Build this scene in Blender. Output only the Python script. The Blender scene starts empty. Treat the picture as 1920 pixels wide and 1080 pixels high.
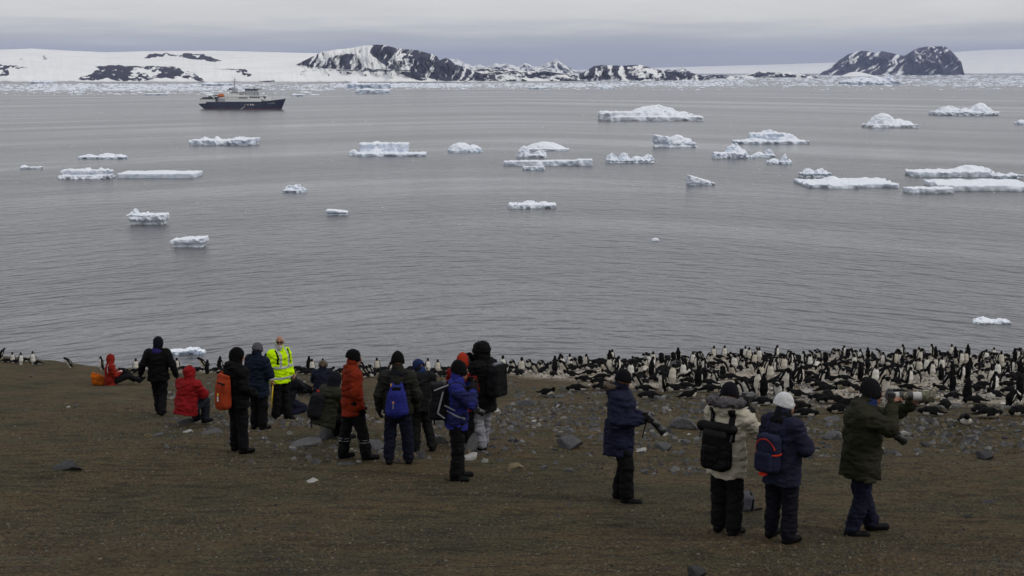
import bpy, math, random
import numpy as np
from mathutils import Vector, Matrix

# ------------------------------------------------------------------ camera, sky, sun, exposure
SC = bpy.context.scene
COL = SC.collection
F = 2667.0                      # focal length in pixels of the 1920 px wide picture
PITCH = math.atan(412 / F)      # the camera looks down a little: horizon high in the frame
HAZE = 4.0e-5                   # density of the air
CAMZ = 41.0                     # metres above the sea
cam_data = bpy.data.cameras.new('camera')
cam_data.sensor_width = 36.0
cam_data.lens = 36.0 * F / 1920
cam_data.clip_start = 0.1
cam_data.clip_end = 90000
cam = bpy.data.objects.new('camera', cam_data)
cam.location = (0, 0, CAMZ)
cam.rotation_euler = (math.radians(90) - PITCH, 0, 0)
COL.objects.link(cam)
SC.camera = cam

SUN_EL, SUN_AZ = math.radians(46), math.radians(115)   # azimuth clockwise from +Y (view direction): right, a little behind
world = bpy.data.worlds.new('World')
SC.world = world
world.use_nodes = True
wn, wl = world.node_tree.nodes, world.node_tree.links
wn.clear()
w_out = wn.new('ShaderNodeOutputWorld')
w_bg = wn.new('ShaderNodeBackground')
w_bg.inputs['Strength'].default_value = 0.1
w_sky = wn.new('ShaderNodeTexSky')
w_sky.sky_type = 'NISHITA'
w_sky.sun_disc = False
w_sky.sun_elevation = SUN_EL
w_sky.sun_rotation = SUN_AZ
w_sky.air_density = 1.5
w_sky.dust_density = 2.0
w_tc = wn.new('ShaderNodeTexCoord')
w_sep = wn.new('ShaderNodeSeparateXYZ')
wl.new(w_tc.outputs['Generated'], w_sep.inputs[0])
# cloud cover: a stratus deck, grey white above, a bluer band of distant cloud low over the horizon
w_map = wn.new('ShaderNodeMapping')
w_map.inputs['Scale'].default_value = (5.0, 5.0, 70.0)
wl.new(w_tc.outputs['Generated'], w_map.inputs[0])
w_n = wn.new('ShaderNodeTexNoise')
w_n.inputs['Scale'].default_value = 1.6
w_n.inputs['Detail'].default_value = 6
w_n.inputs['Roughness'].default_value = 0.62
wl.new(w_map.outputs[0], w_n.inputs['Vector'])
w_ma = wn.new('ShaderNodeMath'); w_ma.operation = 'MULTIPLY_ADD'
w_ma.inputs[1].default_value = 0.044; w_ma.inputs[2].default_value = -0.022
wl.new(w_n.outputs['Fac'], w_ma.inputs[0])
w_el = wn.new('ShaderNodeMath'); w_el.operation = 'ADD'
wl.new(w_sep.outputs['Z'], w_el.inputs[0]); wl.new(w_ma.outputs[0], w_el.inputs[1])
w_ramp = wn.new('ShaderNodeValToRGB')
cr = w_ramp.color_ramp
SKYC = [(0.0, (5.1, 5.25, 5.6)), (0.011, (4.9, 5.15, 5.6)), (0.021, (5.4, 5.6, 5.85)), (0.034, (7.2, 7.2, 7.05)),
        (0.09, (7.5, 7.55, 7.5)), (1.0, (6.9, 7.05, 7.35))]
while len(cr.elements) < len(SKYC):
    cr.elements.new(0.5)
for e_, (p_, c_) in zip(cr.elements, SKYC):
    e_.position = p_
    e_.color = (*[x / 10 for x in c_], 1)
wl.new(w_el.outputs[0], w_ramp.inputs[0])
w_map2 = wn.new('ShaderNodeMapping')          # soft billows within the cloud deck
w_map2.inputs['Scale'].default_value = (7.0, 7.0, 60.0); w_map2.inputs['Location'].default_value = (3.1, 1.7, 0.4)
wl.new(w_tc.outputs['Generated'], w_map2.inputs[0])
w_n2 = wn.new('ShaderNodeTexNoise'); w_n2.inputs['Scale'].default_value = 1.0; w_n2.inputs['Detail'].default_value = 7; w_n2.inputs['Roughness'].default_value = 0.6
wl.new(w_map2.outputs[0], w_n2.inputs['Vector'])
w_br = wn.new('ShaderNodeMath'); w_br.operation = 'MULTIPLY_ADD'; w_br.inputs[1].default_value = 3.2; w_br.inputs[2].default_value = 8.5
wl.new(w_n2.outputs['Fac'], w_br.inputs[0])
w_mul = wn.new('ShaderNodeVectorMath'); w_mul.operation = 'SCALE'
wl.new(w_br.outputs[0], w_mul.inputs['Scale'])
wl.new(w_ramp.outputs[0], w_mul.inputs[0])
w_mix = wn.new('ShaderNodeMixRGB')
w_mix.inputs['Fac'].default_value = 0.94
wl.new(w_sky.outputs[0], w_mix.inputs[1])
wl.new(w_mul.outputs[0], w_mix.inputs[2])
wl.new(w_mix.outputs[0], w_bg.inputs[0])
wl.new(w_bg.outputs[0], w_out.inputs[0])

sun_data = bpy.data.lights.new('sun', 'SUN')
sun_data.energy = 1.0
sun_data.angle = math.radians(14)
sun_data.color = (1.0, 0.96, 0.9)
sun = bpy.data.objects.new('sun', sun_data)
COL.objects.link(sun)
sd = Vector((math.sin(SUN_AZ) * math.cos(SUN_EL), math.cos(SUN_AZ) * math.cos(SUN_EL), math.sin(SUN_EL)))
sun.rotation_euler = sd.to_track_quat('Z', 'Y').to_euler()
SC.view_settings.view_transform = 'Standard'
SC.view_settings.look = 'None'
SC.view_settings.exposure = 0.0
SC.view_settings.gamma = 1.0
SC.view_settings.use_curve_mapping = False
try:
    SC.cycles.max_bounces = 6
    SC.cycles.volume_bounces = 0
    SC.cycles.volume_step_rate = 1.0
    SC.cycles.use_denoising = True
except Exception:
    pass

# ------------------------------------------------------------------ projection helpers (photo pixel -> place in the world)
CP, SP = math.cos(PITCH), math.sin(PITCH)
def ray(u, v):
    b = (540 - v) / F
    return (u - 960) / F, CP + b * SP, -SP + b * CP
def at(u, v, Y):
    x, y, z = ray(u, v)
    t = Y / y
    return np.array([x * t, Y, CAMZ + z * t])
def sea_y(v):
    x, y, z = ray(960, v)
    return -CAMZ * y / z
def on_sea(u, v):
    return at(u, v, sea_y(v))
def mpp(Y):
    return Y / F * 1.0

def srgb(*c):
    if len(c) == 1:
        h = c[0]
        c = [int(h[i:i + 2], 16) for i in (0, 2, 4)]
    return tuple((x / 255 / 12.92) if x / 255 <= 0.04045 else ((x / 255 + 0.055) / 1.055) ** 2.4 for x in c)

# ------------------------------------------------------------------ numeric noise
_LAT = np.random.default_rng(1234).uniform(-1, 1, 64 ** 3).astype(np.float32)
def vnoise(x, y, z, seed=0):
    """smooth lattice noise in -1..1"""
    x, y, z = np.broadcast_arrays(np.asarray(x, np.float32), np.asarray(y, np.float32), np.asarray(z, np.float32))
    sh = x.shape
    x, y, z = x.ravel() + np.float32((seed * 7.31) % 61), y.ravel() + np.float32((seed * 3.17) % 59), z.ravel() + np.float32((seed * 5.53) % 53)
    fx, fy, fz = np.floor(x), np.floor(y), np.floor(z)
    ix, iy, iz = fx.astype(np.int32), fy.astype(np.int32), fz.astype(np.int32)
    fx, fy, fz = x - fx, y - fy, z - fz
    fx = fx * fx * (3 - 2 * fx); fy = fy * fy * (3 - 2 * fy); fz = fz * fz * (3 - 2 * fz)
    X0, X1 = (ix & 63) << 12, ((ix + 1) & 63) << 12
    Y0, Y1 = (iy & 63) << 6, ((iy + 1) & 63) << 6
    Z0, Z1 = iz & 63, (iz + 1) & 63
    def row(a, b):
        c0, c1 = _LAT[a + b + Z0], _LAT[a + b + Z1]
        return c0 + (c1 - c0) * fz
    p0, p1 = row(X0, Y0), row(X0, Y1)
    q0, q1 = row(X1, Y0), row(X1, Y1)
    p = p0 + (p1 - p0) * fy; q = q0 + (q1 - q0) * fy
    return (p + (q - p) * fx).reshape(sh)
def fbm(x, y, z, seed=0, octv=4, gain=0.5):
    r, a, f = 0, 1.0, 1.0
    for o in range(octv):
        r = r + a * vnoise(np.asarray(x) * f, np.asarray(y) * f, np.asarray(z) * f, seed + o * 17)
        a *= gain; f *= 2.03
    return r

# ------------------------------------------------------------------ mesh helpers
def mesh_np(name, V, faces, smooth=True):
    """faces: list of int arrays, each (n, k)"""
    me = bpy.data.meshes.new(name)
    V = np.asarray(V, np.float32)
    me.vertices.add(len(V)); me.vertices.foreach_set('co', V.ravel())
    loops, starts, tot, pos = [], [], [], 0
    for fa in faces:
        fa = np.asarray(fa, np.int32)
        if len(fa) == 0: continue
        k = fa.shape[1]
        loops.append(fa.ravel()); starts.append(pos + k * np.arange(len(fa))); pos += fa.size
    loops = np.concatenate(loops); starts = np.concatenate(starts)
    me.loops.add(len(loops)); me.loops.foreach_set('vertex_index', loops.astype(np.int32))
    me.polygons.add(len(starts)); me.polygons.foreach_set('loop_start', starts.astype(np.int32))
    me.update(calc_edges=True)
    me.polygons.foreach_set('use_smooth', np.full(len(starts), smooth))
    return me
def set_col(me, C, name='Col'):
    a = me.attributes.new(name, 'FLOAT_COLOR', 'POINT')
    C = np.asarray(C, np.float32)
    if C.shape[1] == 3: C = np.c_[C, np.ones(len(C), np.float32)]
    a.data.foreach_set('color', C.astype(np.float32).ravel())
def set_f(me, name, A):
    a = me.attributes.new(name, 'FLOAT', 'POINT')
    a.data.foreach_set('value', np.asarray(A, np.float32).ravel())
def obj(name, me, m=None, parent=None):
    o = bpy.data.objects.new(name, me)
    COL.objects.link(o)
    if m is not None and me is not None and not me.materials: me.materials.append(m)
    if parent is not None: o.parent = parent
    return o
def tag(o, label, cat, group=None, kind=None):
    o['label'] = label; o['category'] = cat
    if group: o['group'] = group
    if kind: o['kind'] = kind
    return o
def empty(name, loc, rz=0.0, s=1.0):
    o = bpy.data.objects.new(name, None)
    COL.objects.link(o)
    o.empty_display_size = 0.2
    o.location = loc; o.rotation_euler = (0, 0, rz); o.scale = (s, s, s)
    return o
def copy_tree(o, parent=None):
    c = o.copy(); COL.objects.link(c); c.parent = parent
    for ch in list(o.children): copy_tree(ch, c)
    return c

class MB:
    """collects boxes / tubes / polygons into one mesh"""
    def __init__(s): s.V, s.Fc = [], []
    def add(s, V, Fs):
        b = len(s.V)
        s.V += [tuple(map(float, p)) for p in V]
        s.Fc += [[b + i for i in f] for f in Fs]
        return s
    def box(s, x0, x1, y0, y1, z0, z1):
        return s.add([(x0, y0, z0), (x1, y0, z0), (x1, y1, z0), (x0, y1, z0), (x0, y0, z1), (x1, y0, z1), (x1, y1, z1), (x0, y1, z1)],
                     [(0, 3, 2, 1), (4, 5, 6, 7), (0, 1, 5, 4), (1, 2, 6, 5), (2, 3, 7, 6), (3, 0, 4, 7)])
    def hexa(s, p):
        return s.add(p, [(0, 3, 2, 1), (4, 5, 6, 7), (0, 1, 5, 4), (1, 2, 6, 5), (2, 3, 7, 6), (3, 0, 4, 7)])
    def tube(s, a, b, r0, r1=None, n=8):
        r1 = r0 if r1 is None else r1
        a, b = Vector(a), Vector(b)
        d = (b - a).normalized()
        x = d.orthogonal().normalized(); y = d.cross(x)
        V, Fs = [], []
        for p, r in ((a, r0), (b, r1)):
            for i in range(n):
                t = 2 * math.pi * i / n
                V.append(p + x * (r * math.cos(t)) + y * (r * math.sin(t)))
        for i in range(n):
            j = (i + 1) % n
            Fs.append((i, j, n + j, n + i))
        Fs += [tuple(range(n - 1, -1, -1)), tuple(range(n, 2 * n))]
        return s.add(V, Fs)
    def me(s, name, smooth=False):
        m = bpy.data.meshes.new(name)
        m.from_pydata(s.V, [], s.Fc); m.update()
        if smooth: m.polygons.foreach_set('use_smooth', [True] * len(m.polygons))
        return m
    def build(s, name, m, parent=None, smooth=False):
        return obj(name, s.me(name, smooth), m, parent)

# ------------------------------------------------------------------ signed-distance modelling (organic, continuous surfaces)
class Field:
    def __init__(s, lo, hi, res):
        s.lo = np.array(lo, float); s.res = res
        s.n = (np.ceil((np.array(hi, float) - s.lo) / res).astype(int) + 1)
        s.ax = [(s.lo[i] + res * np.arange(s.n[i])).astype(np.float32) for i in range(3)]
        s.D = np.full(tuple(s.n), 0.5, np.float32)
    def grid(s): return s.ax[0][:, None, None], s.ax[1][None, :, None], s.ax[2][None, None, :]
    def add(s, prim, k=0.0, op='u', pad=0.04):
        fn, lo, hi = prim
        sl = []
        for i in range(3):
            a = int(math.floor((lo[i] - pad - k - s.lo[i]) / s.res)); b = int(math.ceil((hi[i] + pad + k - s.lo[i]) / s.res)) + 1
            a = max(0, min(a, s.n[i])); b = max(0, min(b, s.n[i]))
            if b <= a: return s
            sl.append(slice(a, b))
        sl = tuple(sl)
        X, Y, Z = s.ax[0][sl[0]][:, None, None], s.ax[1][sl[1]][None, :, None], s.ax[2][sl[2]][None, None, :]
        d = fn(X, Y, Z)
        c = s.D[sl]
        if op == 'u':
            if k > 0:
                h = np.clip(0.5 + 0.5 * (c - d) / k, 0, 1)
                s.D[sl] = c + (d - c) * h - k * h * (1 - h)
            else: s.D[sl] = np.minimum(c, d)
        elif op == 's':
            if k > 0:
                h = np.clip(0.5 - 0.5 * (c + d) / k, 0, 1)
                s.D[sl] = c + (-d - c) * h + k * h * (1 - h)
            else: s.D[sl] = np.maximum(c, -d)
        return s
    def cut(s, p, n):
        """keep the side that n points to"""
        X, Y, Z = s.grid()
        n = np.array(n, float); n /= np.linalg.norm(n)
        s.D = np.maximum(s.D, -((X - p[0]) * n[0] + (Y - p[1]) * n[1] + (Z - p[2]) * n[2])).astype(np.float32)
        return s
    def like(s, off, region=None):
        f = Field.__new__(Field); f.lo, f.res, f.n, f.ax = s.lo, s.res, s.n, s.ax
        f.D = s.D - off
        if region is not None: f.D = np.maximum(f.D, region(*s.grid())).astype(np.float32)
        return f
    def disp(s, amp, freq, seed, stretch=(1, 1, 1), octv=2):
        m = np.abs(s.D) < 0.06
        I = np.argwhere(m)
        if len(I) == 0: return s
        P = [s.ax[i][I[:, i]] * freq * stretch[i] for i in range(3)]
        s.D[m] += amp * fbm(P[0], P[1], P[2], seed, octv).astype(np.float32)
        return s
    def crease(s, amp, freq, seed, stretch=(1, 1, 1)):
        m = np.abs(s.D) < 0.06
        I = np.argwhere(m)
        if len(I) == 0: return s
        P = [s.ax[i][I[:, i]] * freq * stretch[i] for i in range(3)]
        w = 0.35 * vnoise(P[0] * 0.7, P[1] * 0.7, P[2] * 0.7, seed + 1)
        s.D[m] += amp * np.clip(0.4 - np.abs(vnoise(P[0] + w, P[1] + w, P[2] + P[0] * 0.5, seed)) * 2.2, -0.4, 0.4).astype(np.float32)
        return s
    def mesh(s):
        D = s.D
        D = np.pad(D, 1, constant_values=0.5)
        ins = D < 0
        nx, ny, nz = D.shape
        cnt = np.zeros((nx - 1, ny - 1, nz - 1), np.int8)
        for a in (0, 1):
            for b in (0, 1):
                for c in (0, 1):
                    cnt += ins[a:nx - 1 + a, b:ny - 1 + b, c:nz - 1 + c]
        act = (cnt > 0) & (cnt < 8)
        I = np.argwhere(act)
        idx = np.full(act.shape, -1, np.int64); idx[act] = np.arange(len(I))
        val = {}
        for a in (0, 1):
            for b in (0, 1):
                for c in (0, 1):
                    val[(a, b, c)] = D[I[:, 0] + a, I[:, 1] + b, I[:, 2] + c]
        S = np.zeros((len(I), 3)); N = np.zeros(len(I))
        cs = list(val)
        for c0 in cs:
            for ax in range(3):
                if c0[ax] == 0:
                    c1 = list(c0); c1[ax] = 1; c1 = tuple(c1)
                    A, B = val[c0], val[c1]
                    m = (A < 0) != (B < 0)
                    t = np.where(m, A / np.where(m, A - B, 1), 0)
                    for q in range(3):
                        S[:, q] += np.where(m, c0[q] + (t if q == ax else 0), 0)
                    N += m
        V = (I + S / np.maximum(N, 1)[:, None] - 1) * s.res + s.lo
        faces = []
        for ax in range(3):
            sl0 = [slice(None)] * 3; sl1 = [slice(None)] * 3
            sl0[ax] = slice(0, -1); sl1[ax] = slice(1, None)
            A, B = ins[tuple(sl0)], ins[tuple(sl1)]
            E_ = np.argwhere(A != B)
            o1, o2 = (ax + 1) % 3, (ax + 2) % 3
            ok = (E_[:, o1] > 0) & (E_[:, o2] > 0) & (E_[:, o1] < D.shape[o1] - 1) & (E_[:, o2] < D.shape[o2] - 1)
            E_ = E_[ok]
            sg = A[tuple(E_.T)]
            q = []
            for (d1, d2) in ((-1, -1), (0, -1), (0, 0), (-1, 0)):
                c = E_.copy(); c[:, o1] += d1; c[:, o2] += d2
                q.append(idx[tuple(c.T)])
            q = np.stack(q, 1)
            q[~sg] = q[~sg][:, ::-1]
            faces.append(q)
        return V, np.concatenate(faces)
    def build(s, name, m, parent=None):
        V, Q = s.mesh()
        if len(V) == 0: return None
        return obj(name, mesh_np(name, V, [Q]), m, parent)

def A3(p): return np.array(p, float)
def rcone(a, b, ra, rb):
    a, b = A3(a), A3(b)
    ba = b - a; L2 = max(ba @ ba, 1e-9)
    def fn(X, Y, Z):
        px, py, pz = X - a[0], Y - a[1], Z - a[2]
        t = np.clip((px * ba[0] + py * ba[1] + pz * ba[2]) / L2, 0, 1)
        return np.sqrt((px - t * ba[0]) ** 2 + (py - t * ba[1]) ** 2 + (pz - t * ba[2]) ** 2) - (ra + (rb - ra) * t)
    r = max(ra, rb)
    return fn, np.minimum(a, b) - r, np.maximum(a, b) + r
def basis(d, up=(0, 0, 1)):
    d = A3(d); d = d / np.linalg.norm(d)
    u = A3(up); u = u - d * (u @ d)
    if np.linalg.norm(u) < 1e-4: u = A3((0, 1, 0)); u = u - d * (u @ d)
    u /= np.linalg.norm(u)
    return d, np.cross(d, u), u
def ell(c, r, R=None):
    c, r = A3(c), A3(r)
    R = np.eye(3) if R is None else np.array(R, float)   # rows: local axes
    def fn(X, Y, Z):
        px, py, pz = X - c[0], Y - c[1], Z - c[2]
        q = [(px * R[i, 0] + py * R[i, 1] + pz * R[i, 2]) for i in range(3)]
        k0 = np.sqrt((q[0] / r[0]) ** 2 + (q[1] / r[1]) ** 2 + (q[2] / r[2]) ** 2)
        k1 = np.sqrt((q[0] / r[0] ** 2) ** 2 + (q[1] / r[1] ** 2) ** 2 + (q[2] / r[2] ** 2) ** 2)
        return k0 * (k0 - 1) / np.maximum(k1, 1e-6)
    m = np.abs(R.T) @ r
    return fn, c - m, c + m
def rbox(c, h, rad, R=None):
    c, h = A3(c), A3(h)
    R = np.eye(3) if R is None else np.array(R, float)
    def fn(X, Y, Z):
        px, py, pz = X - c[0], Y - c[1], Z - c[2]
        q = [np.abs(px * R[i, 0] + py * R[i, 1] + pz * R[i, 2]) - (h[i] - rad) for i in range(3)]
        return np.sqrt(np.maximum(q[0], 0) ** 2 + np.maximum(q[1], 0) ** 2 + np.maximum(q[2], 0) ** 2) + np.minimum(np.maximum(q[0], np.maximum(q[1], q[2])), 0) - rad
    m = np.abs(R.T) @ h
    return fn, c - m, c + m
def esec(a, b, ra, rb, side=(1, 0, 0)):
    """tapered limb of elliptical section: ra = (half width along side, half depth)"""
    a, b = A3(a), A3(b)
    ba = b - a; L2 = max(ba @ ba, 1e-9); dn = ba / math.sqrt(L2)
    s_ = A3(side); s_ = s_ - dn * (s_ @ dn); s_ /= np.linalg.norm(s_)
    w_ = np.cross(dn, s_)
    def fn(X, Y, Z):
        px, py, pz = X - a[0], Y - a[1], Z - a[2]
        t = np.clip((px * ba[0] + py * ba[1] + pz * ba[2]) / L2, 0, 1)
        px, py, pz = px - t * ba[0], py - t * ba[1], pz - t * ba[2]
        rx = ra[0] + (rb[0] - ra[0]) * t; ry = ra[1] + (rb[1] - ra[1]) * t
        p = px * s_[0] + py * s_[1] + pz * s_[2]
        q = px * w_[0] + py * w_[1] + pz * w_[2]
        e = px * dn[0] + py * dn[1] + pz * dn[2]
        k0 = np.sqrt((p / rx) ** 2 + (q / ry) ** 2 + (e / ry) ** 2)
        k1 = np.sqrt((p / rx ** 2) ** 2 + (q / ry ** 2) ** 2 + (e / ry ** 2) ** 2)
        return np.where(k0 < 1e-4, -np.minimum(rx, ry), k0 * (k0 - 1) / np.maximum(k1, 1e-6))
    r = max(*ra, *rb)
    return fn, np.minimum(a, b) - r, np.maximum(a, b) + r

# ------------------------------------------------------------------ materials
def mat(name):
    m = bpy.data.materials.new(name); m.use_nodes = True
    nt = m.node_tree
    return m, nt, nt.nodes['Principled BSDF']
def noise(nt, scale, detail=4, rough=0.55, coord='Object', vec_scale=None):
    tc = nt.nodes.new('ShaderNodeTexCoord')
    n = nt.nodes.new('ShaderNodeTexNoise')
    n.inputs['Scale'].default_value = scale; n.inputs['Detail'].default_value = detail; n.inputs['Roughness'].default_value = rough
    if vec_scale:
        mp = nt.nodes.new('ShaderNodeMapping'); mp.inputs['Scale'].default_value = vec_scale
        nt.links.new(tc.outputs[coord], mp.inputs[0]); nt.links.new(mp.outputs[0], n.inputs['Vector'])
    else: nt.links.new(tc.outputs[coord], n.inputs['Vector'])
    return n
def ramp(nt, src, stops):
    r = nt.nodes.new('ShaderNodeValToRGB')
    while len(r.color_ramp.elements) < len(stops): r.color_ramp.elements.new(0.5)
    for e, (p, c) in zip(r.color_ramp.elements, stops):
        e.position = p; e.color = (*c[:3], 1) if not isinstance(c, (int, float)) else (c, c, c, 1)
    nt.links.new(src, r.inputs[0])
    return r
def mixc(nt, fac, a, b, mode='MIX'):
    m = nt.nodes.new('ShaderNodeMixRGB'); m.blend_type = mode
    for i, x in enumerate((fac, a, b)):
        if isinstance(x, (int, float)): m.inputs[i].default_value = x if i == 0 else (x, x, x, 1)
        elif isinstance(x, tuple): m.inputs[i].default_value = (*x[:3], 1)
        else: nt.links.new(x, m.inputs[i])
    return m.outputs[0]
def bump(nt, bsdf, h, strength, dist, normal=None):
    b = nt.nodes.new('ShaderNodeBump')
    b.inputs['Strength'].default_value = strength; b.inputs['Distance'].default_value = dist
    nt.links.new(h, b.inputs['Height'])
    if normal is not None: nt.links.new(normal, b.inputs['Normal'])
    if bsdf is not None: nt.links.new(b.outputs[0], bsdf.inputs['Normal'])
    return b.outputs[0]
def attr(nt, name):
    a = nt.nodes.new('ShaderNodeAttribute'); a.attribute_name = name
    return a
_cloth = {}
def cloth(hexc, rough=0.85, nscale=90, k=1.0):
    key = (hexc, rough, nscale, k)
    if key in _cloth: return _cloth[key]
    m, nt, b = mat('cloth_' + hexc)
    c = tuple(x * k * 0.8 for x in srgb(hexc))
    n = noise(nt, 7, 4)
    nt.links.new(mixc(nt, ramp(nt, n.outputs['Fac'], [(0.3, 0.0), (0.7, 1.0)]).outputs[0], tuple(x * 0.8 for x in c), tuple(min(1, x * 1.15 + 0.001) for x in c)), b.inputs['Base Color'])
    b.inputs['Roughness'].default_value = rough
    b.inputs['Specular IOR Level'].default_value = 0.10
    n2 = noise(nt, nscale, 3)
    n3 = noise(nt, 16, 4, vec_scale=(1, 1, 1.7))
    nb = bump(nt, None, n3.outputs['Fac'], 0.5, 0.03)
    bump(nt, b, n2.outputs['Fac'], 0.3, 0.004, nb)
    _cloth[key] = m
    return m
def plain(name, c, rough=0.5, metal=0.0, spec=0.5):
    m, nt, b = mat(name)
    n = noise(nt, 25, 4)
    nt.links.new(mixc(nt, ramp(nt, n.outputs['Fac'], [(0.3, 0.0), (0.7, 1.0)]).outputs[0], tuple(x * 0.85 for x in c), tuple(min(1, x * 1.1) for x in c)), b.inputs['Base Color'])
    b.inputs['Roughness'].default_value = rough; b.inputs['Metallic'].default_value = metal
    b.inputs['Specular IOR Level'].default_value = spec
    return m
def colmat(name, rough=0.7, bscale=60, bstr=0.3, bdist=0.004, spec=0.3):
    m, nt, b = mat(name)
    a = attr(nt, 'Col')
    n = noise(nt, bscale, 3)
    nt.links.new(mixc(nt, 0.25, a.outputs['Color'], mixc(nt, 1.0, a.outputs['Color'], n.outputs['Fac'], 'MULTIPLY')), b.inputs['Base Color'])
    b.inputs['Roughness'].default_value = rough; b.inputs['Specular IOR Level'].default_value = spec
    bump(nt, b, n.outputs['Fac'], bstr, bdist)
    return m

# ------------------------------------------------------------------ sea
m_sea, nt, b = mat('sea_water')
b.inputs['Base Color'].default_value = (0.072, 0.071, 0.080, 1)
b.inputs['IOR'].default_value = 1.333
tc = nt.nodes.new('ShaderNodeTexCoord')
# the wave fronts bend round the shore: y' = y + k * sqrt(x^2 + r^2)
sp_ = nt.nodes.new('ShaderNodeSeparateXYZ'); nt.links.new(tc.outputs['Object'], sp_.inputs[0])
def mth(op, a, b_=None):
    n = nt.nodes.new('ShaderNodeMath'); n.operation = op
    for i, x in enumerate((a, b_)):
        if x is None: continue
        if isinstance(x, (int, float)): n.inputs[i].default_value = x
        else: nt.links.new(x, n.inputs[i])
    return n.outputs[0]
hyp = mth('SQRT', mth('ADD', mth('MULTIPLY', sp_.outputs['X'], sp_.outputs['X']), 3600.0))
bent = nt.nodes.new('ShaderNodeCombineXYZ'); nt.links.new(sp_.outputs['X'], bent.inputs[0]); nt.links.new(mth('ADD', sp_.outputs['Y'], mth('MULTIPLY', hyp, 0.9)), bent.inputs[1])
def wave_noise(scale, vs, rot, detail=3, rough=0.5, typ='noise'):
    mp = nt.nodes.new('ShaderNodeMapping'); mp.inputs['Scale'].default_value = vs; mp.inputs['Rotation'].default_value = (0, 0, math.radians(rot))
    nt.links.new(bent.outputs[0], mp.inputs[0])
    n = nt.nodes.new('ShaderNodeTexNoise'); n.inputs['Scale'].default_value = scale
    n.inputs['Detail'].default_value = detail; n.inputs['Roughness'].default_value = rough
    nt.links.new(mp.outputs[0], n.inputs['Vector'])
    return n
w1 = wave_noise(0.25, (1.0, 1.7, 1), 0, 2, 0.45)     # short wind sea, crests running obliquely
w2 = wave_noise(1.0, (0.8, 1.4, 1), 20, 2, 0.6)
w3 = wave_noise(0.0045, (0.3, 2.2, 1), 3, 5, 0.65)        # slicks: long calm bands across the view
sl = ramp(nt, w3.outputs['Fac'], [(0.36, 0.38), (0.44, 0.75), (0.62, 1.0)])
w4 = wave_noise(0.10, (0.95, 1.5, 1), -12, 1)
sum1 = nt.nodes.new('ShaderNodeMath'); sum1.operation = 'MULTIPLY_ADD'
nt.links.new(w2.outputs['Fac'], sum1.inputs[0]); sum1.inputs[1].default_value = 0.13
nt.links.new(w1.outputs['Fac'], sum1.inputs[2])
sum2 = nt.nodes.new('ShaderNodeMath'); sum2.operation = 'MULTIPLY_ADD'
nt.links.new(w4.outputs['Fac'], sum2.inputs[0]); sum2.inputs[1].default_value = 1.3
nt.links.new(sum1.outputs[0], sum2.inputs[2])
bm_ = nt.nodes.new('ShaderNodeBump')
bm_.inputs['Distance'].default_value = 1.1
nt.links.new(sum2.outputs[0], bm_.inputs['Height'])
st = nt.nodes.new('ShaderNodeMath'); st.operation = 'MULTIPLY'
# the ice out in the sound damps the wind waves
damp = nt.nodes.new('ShaderNodeMapRange'); damp.inputs['From Min'].default_value = 180; damp.inputs['From Max'].default_value = 1000; damp.inputs['To Min'].default_value = 1.0; damp.inputs['To Max'].default_value = 0.42
nt.links.new(sp_.outputs['Y'], damp.inputs['Value'])
nt.links.new(sl.outputs[0], st.inputs[0]); nt.links.new(damp.outputs[0], st.inputs[1])
nt.links.new(st.outputs[0], bm_.inputs['Strength'])
nt.links.new(bm_.outputs[0], b.inputs['Normal'])
rr = nt.nodes.new('ShaderNodeMath'); rr.operation = 'MULTIPLY_ADD'
nt.links.new(sl.outputs[0], rr.inputs[0]); rr.inputs[1].default_value = 0.16; rr.inputs[2].default_value = 0.10
nt.links.new(rr.outputs[0], b.inputs['Roughness'])
SEA_FAR = 24500
sea = obj('sea', mesh_np('sea', [(-24000, 20, 0), (24000, 20, 0), (24000, SEA_FAR, 0), (-24000, SEA_FAR, 0)], [np.array([[0, 1, 2, 3]])]), m_sea)
sea['kind'] = 'structure'

# ------------------------------------------------------------------ mountains and snowfields across the sound
m_mtn, nt, b = mat('mountain_rock_and_snow')
a_r = attr(nt, 'rock')
tn = noise(nt, 0.008, 7, 0.6)
rockc = ramp(nt, tn.outputs['Fac'], [(0.3, (0.016, 0.014, 0.026)), (0.7, (0.034, 0.030, 0.050))])
snowc = ramp(nt, tn.outputs['Fac'], [(0.3, (0.76, 0.76, 0.76)), (0.7, (0.88, 0.88, 0.86))])
nt.links.new(mixc(nt, a_r.outputs['Fac'], snowc.outputs[0], rockc.outputs[0]), b.inputs['Base Color'])
b.inputs['Roughness'].default_value = 0.9; b.inputs['Specular IOR Level'].default_value = 0.1
bump(nt, b, tn.outputs['Fac'], 0.6, 12.0)
def interp(pts, u): return np.interp(u, [p[0] for p in pts], [p[1] for p in pts])
def inpoly(U, V, poly):
    r = np.zeros(U.shape, bool)
    n = len(poly)
    for i in range(n):
        (x0, y0), (x1, y1) = poly[i], poly[(i + 1) % n]
        c = ((y0 > V) != (y1 > V)) & (U < (x1 - x0) * (V - y0) / ((y1 - y0) if y1 != y0 else 1e-9) + x0)
        r ^= c
    return r
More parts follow.
